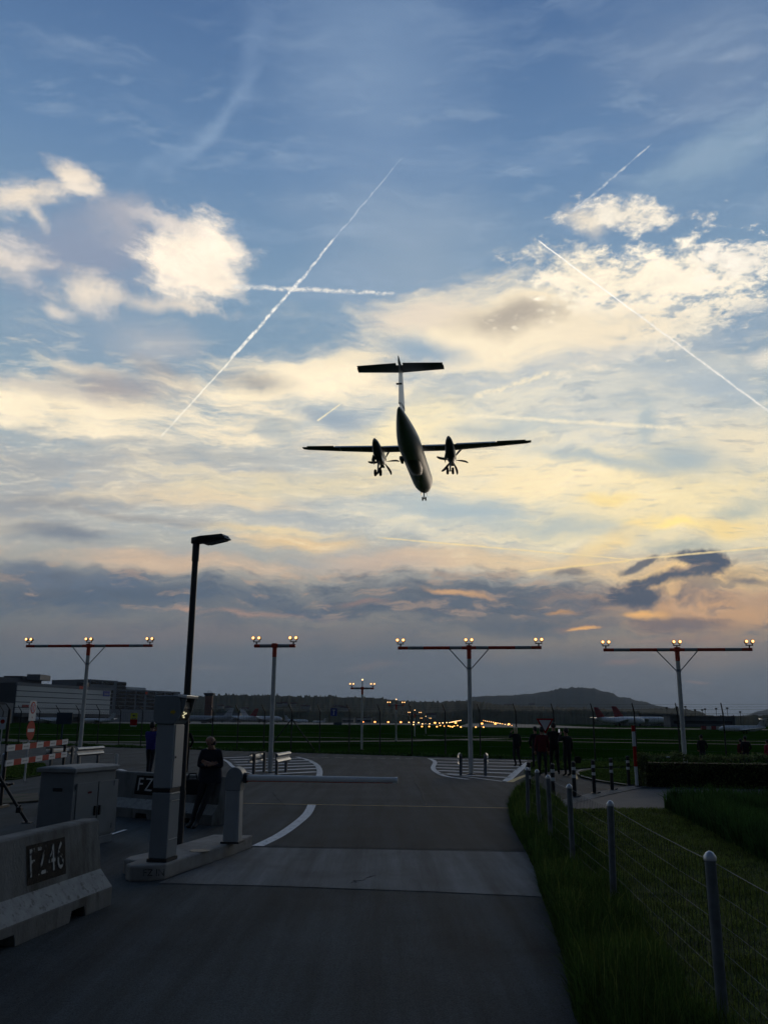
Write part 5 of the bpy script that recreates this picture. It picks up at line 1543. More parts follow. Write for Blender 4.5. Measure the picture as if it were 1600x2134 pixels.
b = MB(); loft_body(b, [(3.4, .30, -.95), (2.6, .80, -.78), (1, .95, -.72), (-2.5, .95, -.72), (-4.2, .75, -.75), (-5.2, .30, -.95)], 18, flat=.86); b.build('belly_fairing', air_belly, pl, smooth=True)
b = MB(); b.box((-1.45, -1.8, -.55), (.35, 2.0, .5)); b.build('air_conditioning_duct', air_belly, pl, bevel=.1)
# wing centre and panels (x, LE, TE, z)
b = MB(); loft_body(b, [(2.6, .15, 1.32), (1.8, .75, 1.25), (0, 1.0, 1.18), (-2, .9, 1.18), (-3.4, .2, 1.30)], 18, flat=.55); b.build('wing_fairing', air_white, pl, smooth=True)
WZ = 1.42
def fslab(b, secs, th=.15):
    prof = [(0, 0), (.04, .38), (.15, .56), (.35, .60), (.65, .36), (1, .03), (1, -.03), (.65, -.28), (.3, -.42), (.08, -.30)]
    b.loft([[(x, yl - (yl - yt) * s, z + th * (yl - yt) * q) for s, q in prof] for x, yl, yt, z in secs])
for s in (-1, 1):
    b = MB(); fslab(b, [(s * .2, 1.35, -1.25, WZ), (s * 4.5, 1.35, -1.25, WZ), (s * 10, 1.05, -.80, WZ + .24), (s * 13.6, .80, -.45, WZ + .42), (s * 14.2, .55, -.40, WZ + .46)])
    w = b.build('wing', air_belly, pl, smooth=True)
    for a, c, y, z in ((1.35, 3.75, -1.30, WZ - .10), (5.15, 9.9, -1.20, WZ + .02)):
        b = MB(); b.loft([[(s * x, y_ + dy_, z_ + dz_) for dy_, dz_ in ((.25, .10), (0, .12), (-.95, -.30), (-.97, -.34), (-.2, -.10))] for x, y_, z_ in ((a, y, z), (c, y + (.38 if a > 5 else 0), z + (.20 if a > 5 else 0)))]); b.build('flap', air_belly, pl)
    b = MB(); b.loft([[(s * x, y_ + dy_, z_ + dz_) for dy_, dz_ in ((.05, .05), (-.45, 0), (-.45, -.03), (.05, -.05))] for x, y_, z_ in ((10.05, -.82, WZ + .24), (13.5, -.47, WZ + .41))]); b.build('aileron', air_belly, pl)
    for x in (2.4, 6.6, 9.2):
        b = MB(); b.loft([[(s * x + q, y, WZ - .22 + (.10 if x > 4 else 0) + z) for q, z in ((-.07, 0), (.07, 0), (.05, -.2), (-.05, -.2))] for y in (-.6, -1.7)]); b.build('flap_fairing', air_belly, pl)
    # nacelle
    nx = s * 4.41
    b = MB(); n = 20; rg = []
    for y, rx, rz, zc_ in ((3.55, .34, .36, .86), (3.2, .46, .56, .76), (2.4, .56, .72, .66), (1.0, .62, .86, .58), (-1.2, .62, .88, .58), (-2.6, .55, .66, .82), (-3.7, .40, .40, 1.12), (-4.3, .26, .24, 1.26)):
        rg.append([(nx + rx * cos(2 * pi * i / n), y, zc_ + rz * sin(2 * pi * i / n)) for i in range(n)])
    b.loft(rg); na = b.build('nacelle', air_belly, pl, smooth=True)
    b = MB(); b.tube((nx, -4.25, 1.27), (nx, -4.55, 1.31), .20, .18, 14); b.build('exhaust_pipe', galv, na, smooth=True)
    b = MB(); b.loft([[(nx + q, y, z) for q, z in ((-.22, .02), (.22, .02), (.22, -.12), (-.22, -.12))] for y in (3.3, 2.0)]); b.build('air_intake', air_dark, na)
    for q in (-1, 1):
        b = MB(); b.loft([[(nx + q * .50, y, .12), (nx + q * .52, y, .10), (nx + q * .68, y, -.62), (nx + q * .66, y, -.62)] for y in (-.1, -2.3)]); b.build('gear_door', air_white, na)
    # propeller
    b = MB(); n = 16; b.loft([[(nx + r * cos(2 * pi * i / n), y, .86 + r * sin(2 * pi * i / n)) for i in range(n)] for y, r in ((4.35, .03), (4.2, .16), (3.95, .27), (3.6, .33))]); sp_ = b.build('spinner', air_dark, pl, smooth=True)
    a0 = 3 if s < 0 else -9
    for k in range(6):
        a = rad(a0 + 60 * k); ux, uz = cos(a), sin(a); tx, tz = -sin(a), cos(a)
        b = MB(); rg = []
        for r, ch, tw, sw in ((.28, .16, 62, 0), (.6, .26, 50, .0), (1.1, .36, 38, .02), (1.6, .34, 30, .0), (1.92, .25, 26, -.08), (2.05, .10, 25, -.14)):
            cs_, sn_ = cos(rad(tw)), sin(rad(tw)); th_ = .028
            rg.append([(nx + ux * r + (tx * cs_ * e + tx * (-sn_) * f) * 1 + tx * sw, 3.82 + sn_ * e + cs_ * f, .86 + uz * r + tz * cs_ * e - tz * sn_ * f + tz * sw) for e, f in ((-ch / 2, 0), (0, th_), (ch / 2, 0), (0, -th_))])
        b.loft(rg); b.build('blade', air_dark, sp_, smooth=True)
    # main gear
    b = MB(); b.tube((nx, -.9, .05), (nx - s * .0, -1.3, -1.95), .13, .10, 10); b.tube((nx, .3, -.05), (nx, -1.1, -1.2), .07, .07, 8); b.tube((nx - .34, -1.3, -1.95), (nx + .34, -1.3, -1.95), .07, .07, 8); g = b.build('landing_gear', galv, pl, smooth=True)
    for q in (-1, 1):
        b = MB(); b.lathe([(.10, -.14), (.34, -.14), (.42, -.08), (.43, 0), (.42, .08), (.34, .14), (.10, .14)], 20, 0, Matrix.Translation((nx + q * .32, -1.3, -1.95)) @ Matrix.Rotation(rad(90), 4, 'Y')); b.build('wheel', tyre, g, smooth=True)
# nose gear
b = MB(); b.tube((0, 12.6, -.9), (0, 12.9, -2.05), .08, .07, 10); b.tube((-.2, 12.9, -2.08), (.2, 12.9, -2.08), .05, .05, 8); g = b.build('nose_gear', galv, pl, smooth=True)
for q in (-1, 1):
    b = MB(); b.lathe([(.06, -.09), (.22, -.09), (.28, -.05), (.28, .05), (.22, .09), (.06, .09)], 18, 0, Matrix.Translation((q * .21, 12.9, -2.08)) @ Matrix.Rotation(rad(90), 4, 'Y')); b.build('wheel', tyre, g, smooth=True)
    b = MB(); b.loft([[(q * .30, y, -1.05), (q * .33, y, -1.05), (q * .42, y, -1.6), (q * .40, y, -1.6)] for y in (12.2, 13.6)]); b.build('gear_door', air_white, pl)
# fin, rudder, T tail
b = MB(); fin_slab(b, (.55, -9.6, -16.3), (1.9, -12.6, -16.55), 0, .085); fin_slab(b, (1.85, -12.7, -16.6), (5.75, -14.6, -16.85), 0, .13); b.build('tail_fin', air_white, pl, smooth=True)
b = MB(); fin_slab(b, (1.5, -16.2, -17.25), (5.6, -16.6, -17.35), 0, .18); b.build('rudder', air_white, pl, smooth=True)
b = MB(); b.box((0, -16.95, 3.55), (.62, .35, .09)); b.box((.22, -17.0, 5.25), (.10, .5, .34)); b.build('rudder_actuator', air_belly, pl)
for s in (-1, 1):
    b = MB(); slab(b, (s * .08, -14.55, -16.75, 5.72), (s * 4.63, -15.05, -16.35, 5.72), 0, .12); b.build('tailplane', air_belly, pl, smooth=True)
    b = MB(); b.loft([[(s * x, y_ + dy_, 5.72 + dz_) for dy_, dz_ in ((.05, .06), (-.55, .05), (-.56, .01), (.05, -.06))] for x, y_ in ((.35, -16.72), (4.55, -16.34))]); b.build('elevator', air_belly, pl)
b = MB(); loft_body(b, [(-13.9, .04, 5.80), (-14.6, .17, 5.78), (-16, .20, 5.80), (-17.2, .14, 5.92), (-18.0, .04, 6.25)], 12); b.build('bullet_fairing', air_white, pl, smooth=True)
b = MB(); b.tube((0, -4.5, 1.3), (0, -5.0, 1.75), .05, .02, 6); b.tube((0, 5, -1.33), (0, 4.7, -1.7), .05, .02, 6); b.build('antenna', air_belly, pl)
for s in (-1, 1):
    b = MB(); b.loft([[(s * (r + .006) * cos(a), y, z + (r + .006) * sin(a)) for a in (rad(22), rad(34), rad(46))] for y, r, z in ((13.5, .90, -.23), (12.75, 1.09, -.14))], 0, None, False, False); b.build('cockpit_window', win_dark, pl)
# ================================================================ people
def person(label, loc, rz, h=1.75, top=cl_black, legs=cl_jean, shoe=shoe_dark, hair=hair_dark, hairlen=.0, pose=None, sleeve=None, girth=1.0, lean=0.0, group=None, fingers=True):
    """one continuous skinned body; +y is forward. pose overrides joints (metres at 1.75 m height)"""
    J = dict(pel=(0, 0, .96), sp=(0, .0, 1.13), ch=(0, 0, 1.32), nk=(0, .0, 1.47), nk2=(0, .012, 1.53), hd0=(0, .03, 1.60), hd=(0, .022, 1.665), hd2=(0, .015, 1.715), nose=(0, .118, 1.625), chin=(0, .085, 1.565),
             shL=(-.175, 0, 1.405), elL=(-.245, -.02, 1.13), wrL=(-.25, .06, .90), haL=(-.25, .085, .82),
             shR=(.175, 0, 1.405), elR=(.245, -.02, 1.13), wrR=(.25, .06, .90), haR=(.25, .085, .82),
             hiL=(-.095, 0, .90), knL=(-.11, .02, .50), anL=(-.115, -.01, .09), baL=(-.12, .10, .035), toL=(-.125, .17, .03),
             hiR=(.095, 0, .90), knR=(.11, .02, .50), anR=(.115, -.01, .09), baR=(.12, .10, .035), toR=(.125, .17, .03))
    if pose: J.update(pose)
    Rd = dict(pel=.155, sp=.145, ch=.165, nk=.062, nk2=.055, hd0=.078, hd=.090, hd2=.060, nose=.014, chin=.034,
              sh=.078, el=.050, wr=.034, ha=.036, hi=.098, kn=.064, an=.046, ba=.042, to=.030)
    E_ = [('pel', 'sp'), ('sp', 'ch'), ('ch', 'nk'), ('nk', 'nk2'), ('nk2', 'hd0'), ('hd0', 'hd'), ('hd', 'hd2'), ('hd0', 'nose'), ('nk2', 'chin')]
    for s in 'LR':
        E_ += [('ch', 'sh' + s), ('sh' + s, 'el' + s), ('el' + s, 'wr' + s), ('wr' + s, 'ha' + s), ('pel', 'hi' + s), ('hi' + s, 'kn' + s), ('kn' + s, 'an' + s), ('an' + s, 'ba' + s), ('ba' + s, 'to' + s)]
    V = {k: Vector(v) for k, v in J.items()}
    zone = {}
    if fingers:
        for s in 'LR':
            w, hnd = V['wr' + s], V['ha' + s]; dv = (hnd - w).normalized()
            sd = dv.cross(Vector((0, 1, 0.3)))
            sd = sd.normalized() if sd.length > .1 else Vector((1, 0, 0)); up = sd.cross(dv).normalized()
            for q, (off, ln) in enumerate(((-.027, .062), (-.009, .075), (.009, .070), (.026, .055))):
                a = hnd + dv * .022 + sd * off; m_ = a + dv * ln * .55 + up * .006; e = m_ + dv * ln * .40 + up * .022
                V[f'f{s}{q}a'] = a; V[f'f{s}{q}b'] = m_; V[f'f{s}{q}c'] = e
                E_ += [('ha' + s, f'f{s}{q}a'), (f'f{s}{q}a', f'f{s}{q}b'), (f'f{s}{q}b', f'f{s}{q}c')]
            a = hnd - dv * .02 - sd * .038 + up * .012; e = a + dv * .040 - sd * .016 + up * .012
            V[f't{s}a'] = a; V[f't{s}b'] = e; E_ += [('ha' + s, f't{s}a'), (f't{s}a', f't{s}b')]
    keys = list(V); idx = {k: i for i, k in enumerate(keys)}
    k_ = h / 1.75
    me = bpy.data.meshes.new('body'); bm = bmesh.new(); lay = bm.verts.layers.skin.verify()
    vs = []
    for k in keys:
        v = bm.verts.new(V[k] * k_); vs.append(v)
        if k in Rd: r = Rd[k]
        elif k[:2] in Rd: r = Rd[k[:2]]
        else: r = .0095 if k[0] == 'f' else .012
        if k in ('pel', 'sp', 'ch'): r *= girth
        v[lay].radius = (r * k_, r * k_); v[lay].use_root = (k == 'pel')
    for a, c in E_:
        bm.edges.new((vs[idx[a]], vs[idx[c]]))
    bm.to_mesh(me); bm.free()
    so_ = bpy.data.objects.new('body_src', me); COL.objects.link(so_)
    so_.modifiers.new('skin', 'SKIN').use_smooth_shade = True
    ss = so_.modifiers.new('sub', 'SUBSURF'); ss.levels = 2; ss.render_levels = 2
    bpy.context.view_layer.update()
    m2 = bpy.data.meshes.new_from_object(so_.evaluated_get(bpy.context.evaluated_depsgraph_get()))
    bpy.data.objects.remove(so_); m2.name = 'body'
    # zones by nearest bone
    segs = []
    for a, c in E_:
        kk = a[:2] + c[:2]
        z = 'top'
        if a in ('nk', 'nk2', 'hd0', 'hd') or c in ('nose', 'chin', 'hd2'): z = 'skin'
        elif a[0] in 'ft' and a[1] in 'LR' or c[0] in 'ft' and c[1] in 'LR' and len(c) > 2 and c not in ('toL', 'toR'): z = 'skin'
        elif a[:2] == 'wr': z = 'skin'
        elif a[:2] in ('hi', 'kn') or (a == 'pel' and c[:2] == 'hi'): z = 'legs'
        elif a[:2] in ('an', 'ba'): z = 'shoe'
        segs.append((V[a] * k_, V[c] * k_, z))
    order = dict(top=0, legs=1, shoe=2, skin=3)
    for m_ in (top, legs, shoe, skin): m2.materials.append(m_)
    hem = (V['pel'].z - .06) * k_
    for p in m2.polygons:
        c = p.center; best = 9; bz = 'top'
        for a, e, z in segs:
            ab = e - a; tt = max(0, min(1, (c - a).dot(ab) / max(ab.length_squared, 1e-9))); dd = (a + ab * tt - c).length
            if dd < best: best, bz = dd, z
        if bz == 'legs' and c.z > hem - .03 and abs(c.x) < .3 and V['pel'].z * k_ - c.z < .14: bz = 'top'
        p.material_index = order[bz]; p.use_smooth = True
    # flatten the trunk front to back
    tx = [V['pel'] * k_, V['sp'] * k_, V['ch'] * k_, V['nk'] * k_]
    for v in m2.vertices:
        z = v.co.z
        if tx[0].z - .12 < z < tx[3].z and abs(v.co.x) < .21 * k_:
            i = 0 if z < tx[1].z else (1 if z < tx[2].z else 2)
            f = max(0, min(1, (z - tx[i].z) / max(tx[i + 1].z - tx[i].z, 1e-4))); yc = tx[i].y + (tx[i + 1].y - tx[i].y) * f
            if abs(v.co.y - yc) < .2 * k_:
                v.co.y = yc + (v.co.y - yc) * .80
    t = thing('person', label, 'person', loc, rz, group)
    bo_ = bpy.data.objects.new('body', m2); COL.objects.link(bo_); bo_.parent = t
    if lean: bo_.rotation_euler = (lean, 0, 0)
    hc = V['hd'] * k_
    b = MB()
    if hair is not None:
        n = 18; rg = []
        for kq in range(1, 9):
            th_ = pi * .60 * kq / 8
            row = []
            for i in range(n):
                a = 2 * pi * i / n; back = -sin(a)          # +1 at the back of the head
                drop = th_ * (1 + .28 * back) if kq > 4 else th_
                r = (.104 + .004 * random.random()) * k_
                zz = r * cos(drop) * 1.12
                if back > -.25: zz -= hairlen * k_ * max(0, (kq - 4) / 4) * min(1, .5 + back)
                rr_ = r * (sin(min(drop, pi * .55)) if kq < 8 else sin(min(drop, pi * .55)) * .96)
                row.append((hc.x + rr_ * cos(a) * .90, hc.y - .012 + rr_ * sin(a) * 1.0, hc.z + .012 + zz))
            rg.append(row)
        b.loft(rg, 0); ho = b.build('hair', hair, t, smooth=True, auto=False)
        if lean: ho.rotation_euler = (lean, 0, 0)
    for s in (-1, 1):
        b = MB(); b.sphere((hc.x + s * .086 * k_, hc.y - .005, hc.z - .028), .028 * k_, 5, sq=(.35, .7, 1.1)); e_ = b.build('ear', skin, t, smooth=True)
        if lean: e_.rotation_euler = (lean, 0, 0)
        b = MB(); b.sphere((hc.x + s * .032 * k_, hc.y + .083 * k_, hc.z - .022 * k_), .011 * k_, 4); e2 = b.build('eye', black_paint, t, smooth=True)
        if lean: e2.rotation_euler = (lean, 0, 0)
    b = MB(); m0 = Vector((hc.x, hc.y + .072 * k_, hc.z - .082 * k_)); b.sphere(m0, .024 * k_, 5, sq=(1, .45, .28)); e_ = b.build('mouth', cl_red, t, smooth=True)
    if lean: e_.rotation_euler = (lean, 0, 0)
    return t, bo_


PHOTO = dict(elL=(-.27, .14, 1.24), wrL=(-.10, .30, 1.47), haL=(-.05, .33, 1.53), elR=(.27, .14, 1.24), wrR=(.10, .30, 1.47), haR=(.05, .33, 1.53))
ONEUP = dict(elL=(-.30, .10, 1.30), wrL=(-.13, .22, 1.52), haL=(-.07, .23, 1.58))
POCKET = dict(elL=(-.29, -.08, 1.14), wrL=(-.20, .06, .95), haL=(-.17, .09, .90), elR=(.29, -.08, 1.14), wrR=(.20, .06, .95), haR=(.17, .09, .90))
STRIDE = dict(knL=(-.11, .10, .50), anL=(-.13, .12, .09), baL=(-.14, .23, .035), toL=(-.145, .30, .03), knR=(.10, -.04, .50), anR=(.12, -.17, .09), baR=(.13, -.06, .035), toR=(.135, .01, .03))


def gp2(px, py): return G(px, py)


# the bald man leaning on the far barrier, arms folded, ankles crossed
mp_ = G(410, 1726)
ARMS = dict(elL=(-.222, .05, 1.13), wrL=(-.02, .21, 1.20), haL=(.07, .215, 1.225), elR=(.222, .05, 1.15), wrR=(.02, .245, 1.16), haR=(-.07, .24, 1.19))
man = dict(pel=(.0, -.10, .93), sp=(0, -.10, 1.10), ch=(0, -.06, 1.29), nk=(0, -.04, 1.44), nk2=(0, -.02, 1.50), hd0=(.02, .01, 1.57), hd=(.02, -.005, 1.635), hd2=(.02, -.015, 1.685), nose=(.065, .088, 1.60), chin=(.04, .055, 1.535),
           shL=(-.165, -.06, 1.375), shR=(.165, -.06, 1.375),
           hiL=(-.095, -.09, .88), hiR=(.095, -.09, .88), knR=(.17, .15, .50), anR=(.25, .36, .09), baR=(.29, .45, .035), toR=(.32, .51, .03), knL=(.03, .20, .50), anL=(.15, .44, .09), baL=(.18, .54, .035), toL=(.20, .60, .03))
man.update({k: (v[0], v[1] - .06, v[2] - .03) for k, v in ARMS.items()})
pm, _b = person('bald man in dark jacket leaning against the concrete barrier with folded arms', (mp_.x + .10, mp_.y + .44, 0), rad(180 + 4), 1.655, cl_navy, cl_black, hair=None, pose=man, girth=.98)
b = MB(); hc = Vector((0, -.10, .80))
b.loft([[(x * q, y * q - .09, z) for x, y in [(.215 * cos(2 * pi * i / 16), .15 * sin(2 * pi * i / 16)) for i in range(16)]] for z, q in ((.74, 1.02), (.84, 1.05), (.96, 1.0), (1.10, .92))]); b.build('jacket_hem', cl_navy, pm, smooth=True)
b = MB(); b.loft([[(x * q, y * q - .035, z) for x, y in [(.078 * cos(2 * pi * i / 14), .078 * sin(2 * pi * i / 14)) for i in range(14)]] for z, q in ((1.44, 1.25), (1.50, 1.05), (1.525, 1.0))]); b.build('collar', cl_black, pm, smooth=True)
# bag resting on the barrier beside him
bag_p = at(396, 1642, 16.75)
t = thing('black_bag', 'black bag resting on the concrete barrier beside the bald man', 'bag', (bag_p.x + .02, bag_p.y + .15, .70))
b = MB(); b.loft([[(x, y, z) for x, y in ((-q, -.09), (q, -.09), (q, .09), (-q, .09))] for z, q in ((-.16, .15), (-.12, .20), (.06, .17), (.12, .10))]); b.build('bag_body', cl_black, t, bevel=.03)
b = MB(); b.wire([(-.1, -.05, .08), (-.06, -.05, .22), (.06, -.05, .22), (.1, -.05, .08)], .012, 6); b.build('strap', black_rub, t)

# photographer in blue left of the column, back to us, and a half hidden person behind the lamp pole
p = gp2(307, 1617)
person('person in blue shirt taking a photo, partly hidden behind the grey terminal', (p.x + .06, p.y, 0), rad(-14), 1.78, cl_blue, cl_jean, pose={**PHOTO, **STRIDE})
p = gp2(384, 1610)
person('person in black almost wholly hidden behind the lamp pole', (p.x - .02, p.y, 0), rad(10), 1.70, cl_black, cl_black, pose=POCKET)
t = thing('phone', 'phone held up by the person in blue', 'phone', (0, 0, 0)); q = gp2(307, 1617); 
t.location = (q.x + .06, q.y, 0); t.rotation_euler = (0, 0, rad(-14))
b = MB(); b.box((0, .40, 1.62), (.15, .012, .08)); b.build('phone_body', black_paint, t, bevel=.004)

# group at the give way sign
p = gp2(1076, 1597)
person('blond person in black shading the eyes on the striped island', p, rad(25), 1.66, cl_black, cl_black, hair=hair_blond, hairlen=.12, pose={**ONEUP, **STRIDE, **{'knL': (-.08, .08, .5), 'anL': (-.02, .02, .09), 'baL': (-.02, .12, .035), 'toL': (-.02, .19, .03)}})
p = gp2(1117, 1602)
person('slim person in black standing left of the one in dark red', p, rad(8), 1.70, cl_black, cl_jean, pose=POCKET)
p = gp2(1131, 1617)
person('person in dark red jacket before the give way sign, back turned', p, rad(-4), 1.72, cl_red, cl_jean, girth=1.12, pose={})
p = gp2(1156, 1613)
person('tall man in black with light trainers right of the give way sign', p, rad(-6), 1.88, cl_black, cl_black, shoe=shoe_light, girth=1.08, pose={**STRIDE, 'elR': (.30, .08, 1.20), 'wrR': (.20, .28, 1.30), 'haR': (.16, .33, 1.36)})
p = gp2(1183, 1617)
person('person in black raising a phone, rightmost of the standing group', p, rad(30), 1.68, cl_black, cl_black, pose={**ONEUP})
q = Vector((p.x, p.y, 0)); t = thing('phone', 'bright phone raised by the rightmost person of the standing group', 'phone', q, rad(30))
b = MB(); b.box((-.12, .26, 1.60), (.075, .01, .14)); b.build('phone_body', black_paint, t, bevel=.003)
b = MB(); b.box((-.12, .2545, 1.60), (.066, .001, .12)); b.build('phone_screen', mat('phone_screen', (.2, .2, .22), .2, var=0, emit=((.75, .8, .9), .35)), t)
bp2 = at(1203, 1583, p.y + .3)
t = thing('shoulder_bag', 'dark shoulder bag hanging beside the rightmost person of the standing group', 'bag', bp2)
b = MB(); b.loft([[(x, y, z) for x, y in ((-q, -.05), (q, -.05), (q, .05), (-q, .05))] for z, q in ((-.13, .09), (-.08, .12), (.07, .11), (.12, .08))]); b.build('bag_body', cl_black, t, bevel=.02)
b = MB(); b.wire([(-.08, 0, .10), (-.2, -.05, .50), (-.3, -.1, .68)], .012, 6); b.build('strap', black_rub, t)

# onlookers behind the hedge
def ydist(px, ytop, h):                 # distance at which a person of height h tops out at this pixel
    y = 30.0
    for _ in range(40):
        y += (at(px, ytop, y).z - h) / max(at(px, ytop, 1.0).z - EYE, -1) * 0 + (0.25 if at(px, ytop, y).z > h else -.25)
    return y
for px, yt, lab, tp, gz in ((1462, 1532, 'person in black standing behind the hedge right of the rightmost mast', cl_black, 4), (1553, 1535, 'person in dark coat behind the hedge under the business jet', cl_black, -6),
                            (1543, 1541, 'person in dark red half hidden by the dark coated one behind the hedge', cl_red, 12), (1599, 1542, 'person in bright red at the right picture edge behind the hedge', cl_pink, 20)):
    d = 40.0 if tp is not cl_pink else 37.0
    if px == 1543: d = 41.0
    hgt = at(px, yt, d).z
    person(lab, (at(px, 1560, d).x, d, 0), rad(gz), max(1.2, min(1.85, hgt)), tp, cl_jean, pose=POCKET, girth=1.15)
# ================================================================ wire fence along the verge
TOPZ = 1.10
tops = [(1480, 1780), (1267, 1672), (1187, 1637), (1143, 1617.5), (1121, 1606), (1097, 1601)]
fp = [G(x, y, TOPZ) for x, y in tops]
for p in fp: p.z = 0
fp = [fp[0] + (fp[0] - fp[1]).normalized() * 3.3] + fp
o = fp[1]
wf = thing('wire_fence', 'low galvanised post and wire mesh fence along the grass verge', 'fence', o)
for p in fp:
    q = p - o; ln_ = Vector((random.uniform(-.022, .022), random.uniform(-.03, .03), 0)); b = MB(); b.tube(q, q + ln_ + Vector((0, 0, TOPZ - .03)), .034, .034, 14); ps = b.build('fence_post', galv_old, wf, smooth=True)
    b = MB(); b.lathe([(.040, TOPZ - .035), (.040, TOPZ - .012), (.022, TOPZ + .012), (.003, TOPZ + .022)], 14, 0, Matrix.Translation(q + ln_)); b.build('cap', galv_cap, ps, smooth=True)
hs = (1.04, .86, .69, .53, .38, .25, .13, .04)
random.seed(21)
wires = MB()
for h in hs:
    for p, q in zip(fp, fp[1:]):
        n = 10; pts = []
        for i in range(n + 1):
            f = i / n; c = (p - o).lerp(q - o, f); sag = -.018 * sin(pi * f) * (.7 if h > 1 else .4) + random.uniform(-.0015, .0015) * (0 < i < n)
            pts.append(c + Vector((.036, 0, h + sag)))
        wires.wire(pts, .0024 if h > 1 else .0015, 4)
wires.build('line_wire', galv_old, wf)
vw = MB()
for p, q in zip(fp, fp[1:]):
    L_ = (q - p).length; n = int(L_ / .10)
    for i in range(1, n):
        c = (p - o).lerp(q - o, i / n) + Vector((.036, 0, 0)); j = random.uniform(-.012, .012)
        vw.wire([c + Vector((0, 0, .03)), c + Vector((0, j, .5)), c + Vector((0, 0, 1.03))], .0016, 3)
vw.build('mesh_wire', dark_metal, wf)

# ================================================================ hedge
ha, hb_ = G(1352, 1641), G(1900, 1652)
hl = G(1338, 1640)
hd_ = (G(1600, 1645) - hl); hd_.z = 0; HL = 14.0; hu = hd_.normalized(); hn = Vector((-hu.y, hu.x, 0))
HH = at(1480, 1578, G(1480, 1643).y).z
hedge = thing('hedge', 'dense dark trimmed hedge at the right behind the path', 'hedge', hl)
random.seed(5)
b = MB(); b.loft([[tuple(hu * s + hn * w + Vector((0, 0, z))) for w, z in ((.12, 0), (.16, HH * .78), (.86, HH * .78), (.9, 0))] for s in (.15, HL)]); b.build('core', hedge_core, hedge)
lf = MB()
def leaf(c, sz, nrm=None):
    a = Vector((random.gauss(0, 1), random.gauss(0, 1), random.gauss(0, 1))).normalized(); e = a.orthogonal().normalized(); f = a.cross(e)
    r = random.uniform(0, 2 * pi); e, f = e * cos(r) + f * sin(r), f * cos(r) - e * sin(r)
    lf.add([c - e * sz, c + f * sz * .5, c + e * sz, c - f * sz * .5], [(0, 1, 2, 3)])
from mathutils import noise as mnoise
for i in range(26000):
    s = random.uniform(0, HL) if random.random() > .03 else random.uniform(0, .2)
    if s > 9 and random.random() < .5: continue
    bumpv = mnoise.noise(Vector((s * 1.3, 2.1, 0))) * .11 + mnoise.noise(Vector((s * 4, 7.7, 0))) * .08 - .02 * (s > 6)
    tz = HH + bumpv
    if random.random() < .62:
        z = tz * random.random() ** .8; w = .06 + mnoise.noise(Vector((s * 2.2, z * 2.5, 3))) * .12 + random.uniform(-.10, .05)
    else:
        z = tz + random.gauss(-.02, .045); w = random.uniform(0, .95)
    leaf(hu * s + hn * w + Vector((0, 0, max(z, .02))), random.uniform(.018, .042))
for i in range(260):                                    # shoots standing proud of the trimmed top
    s = random.uniform(0, HL); hh_ = random.uniform(.03, .16); w = random.uniform(.1, .9)
    for q in range(4):
        leaf(hu * s + hn * w + Vector((random.uniform(-.02, .02), 0, HH + hh_ * q / 4)), .022)
lf.build('foliage', hedge_leaf, hedge)
wb = at(1393, 1580, G(1393, 1642).y + .25)
t = thing('litter_bag', 'crumpled white plastic litter caught on top of the hedge', 'litter', wb)
random.seed(12)
b = MB(); rg = []
for k in range(5):
    rg.append([((k - 2) * .035 + random.uniform(-.012, .012), .04 * cos(2 * pi * i / 8) * (1 - abs(k - 2) * .28) + random.uniform(-.01, .01), .022 * sin(2 * pi * i / 8) * (1 - abs(k - 2) * .25) + random.uniform(-.008, .008) + .03) for i in range(8)])
b.loft(rg); b.build('plastic_sheet', foil, t)
# bush at the end of the hedge by the marker pole
bs = G(1333, 1640)
t = thing('young_shrub', 'thin dark shrub between the marker pole and the hedge', 'shrub', bs)
lf = MB(); random.seed(8)
for i in range(900):
    z = random.random() ** .7 * (HH + .12); r = .16 * (1 - .5 * z / HH) * random.random() ** .5; a = random.uniform(0, 2 * pi)
    leaf(Vector((r * cos(a), r * sin(a), z)), random.uniform(.015, .034))
lf.build('foliage', hedge_leaf, t)
b = MB()
for i in range(5):
    b.tube((random.uniform(-.05, .05), random.uniform(-.05, .05), 0), (random.uniform(-.12, .12), random.uniform(-.1, .1), HH * .95), .010, .004, 5)
b.build('stem', earth, t)

# ================================================================ grass blades
import numpy as np
def inside(poly, X, Y):
    c = np.zeros(X.shape, bool); n = len(poly)
    for i in range(n):
        x0, y0 = poly[i]; x1, y1 = poly[(i + 1) % n]
        if y0 == y1: continue
        k = ((y0 > Y) != (y1 > Y)) & (X < (x1 - x0) * (Y - y0) / (y1 - y0) + x0)
        c ^= k
    return c


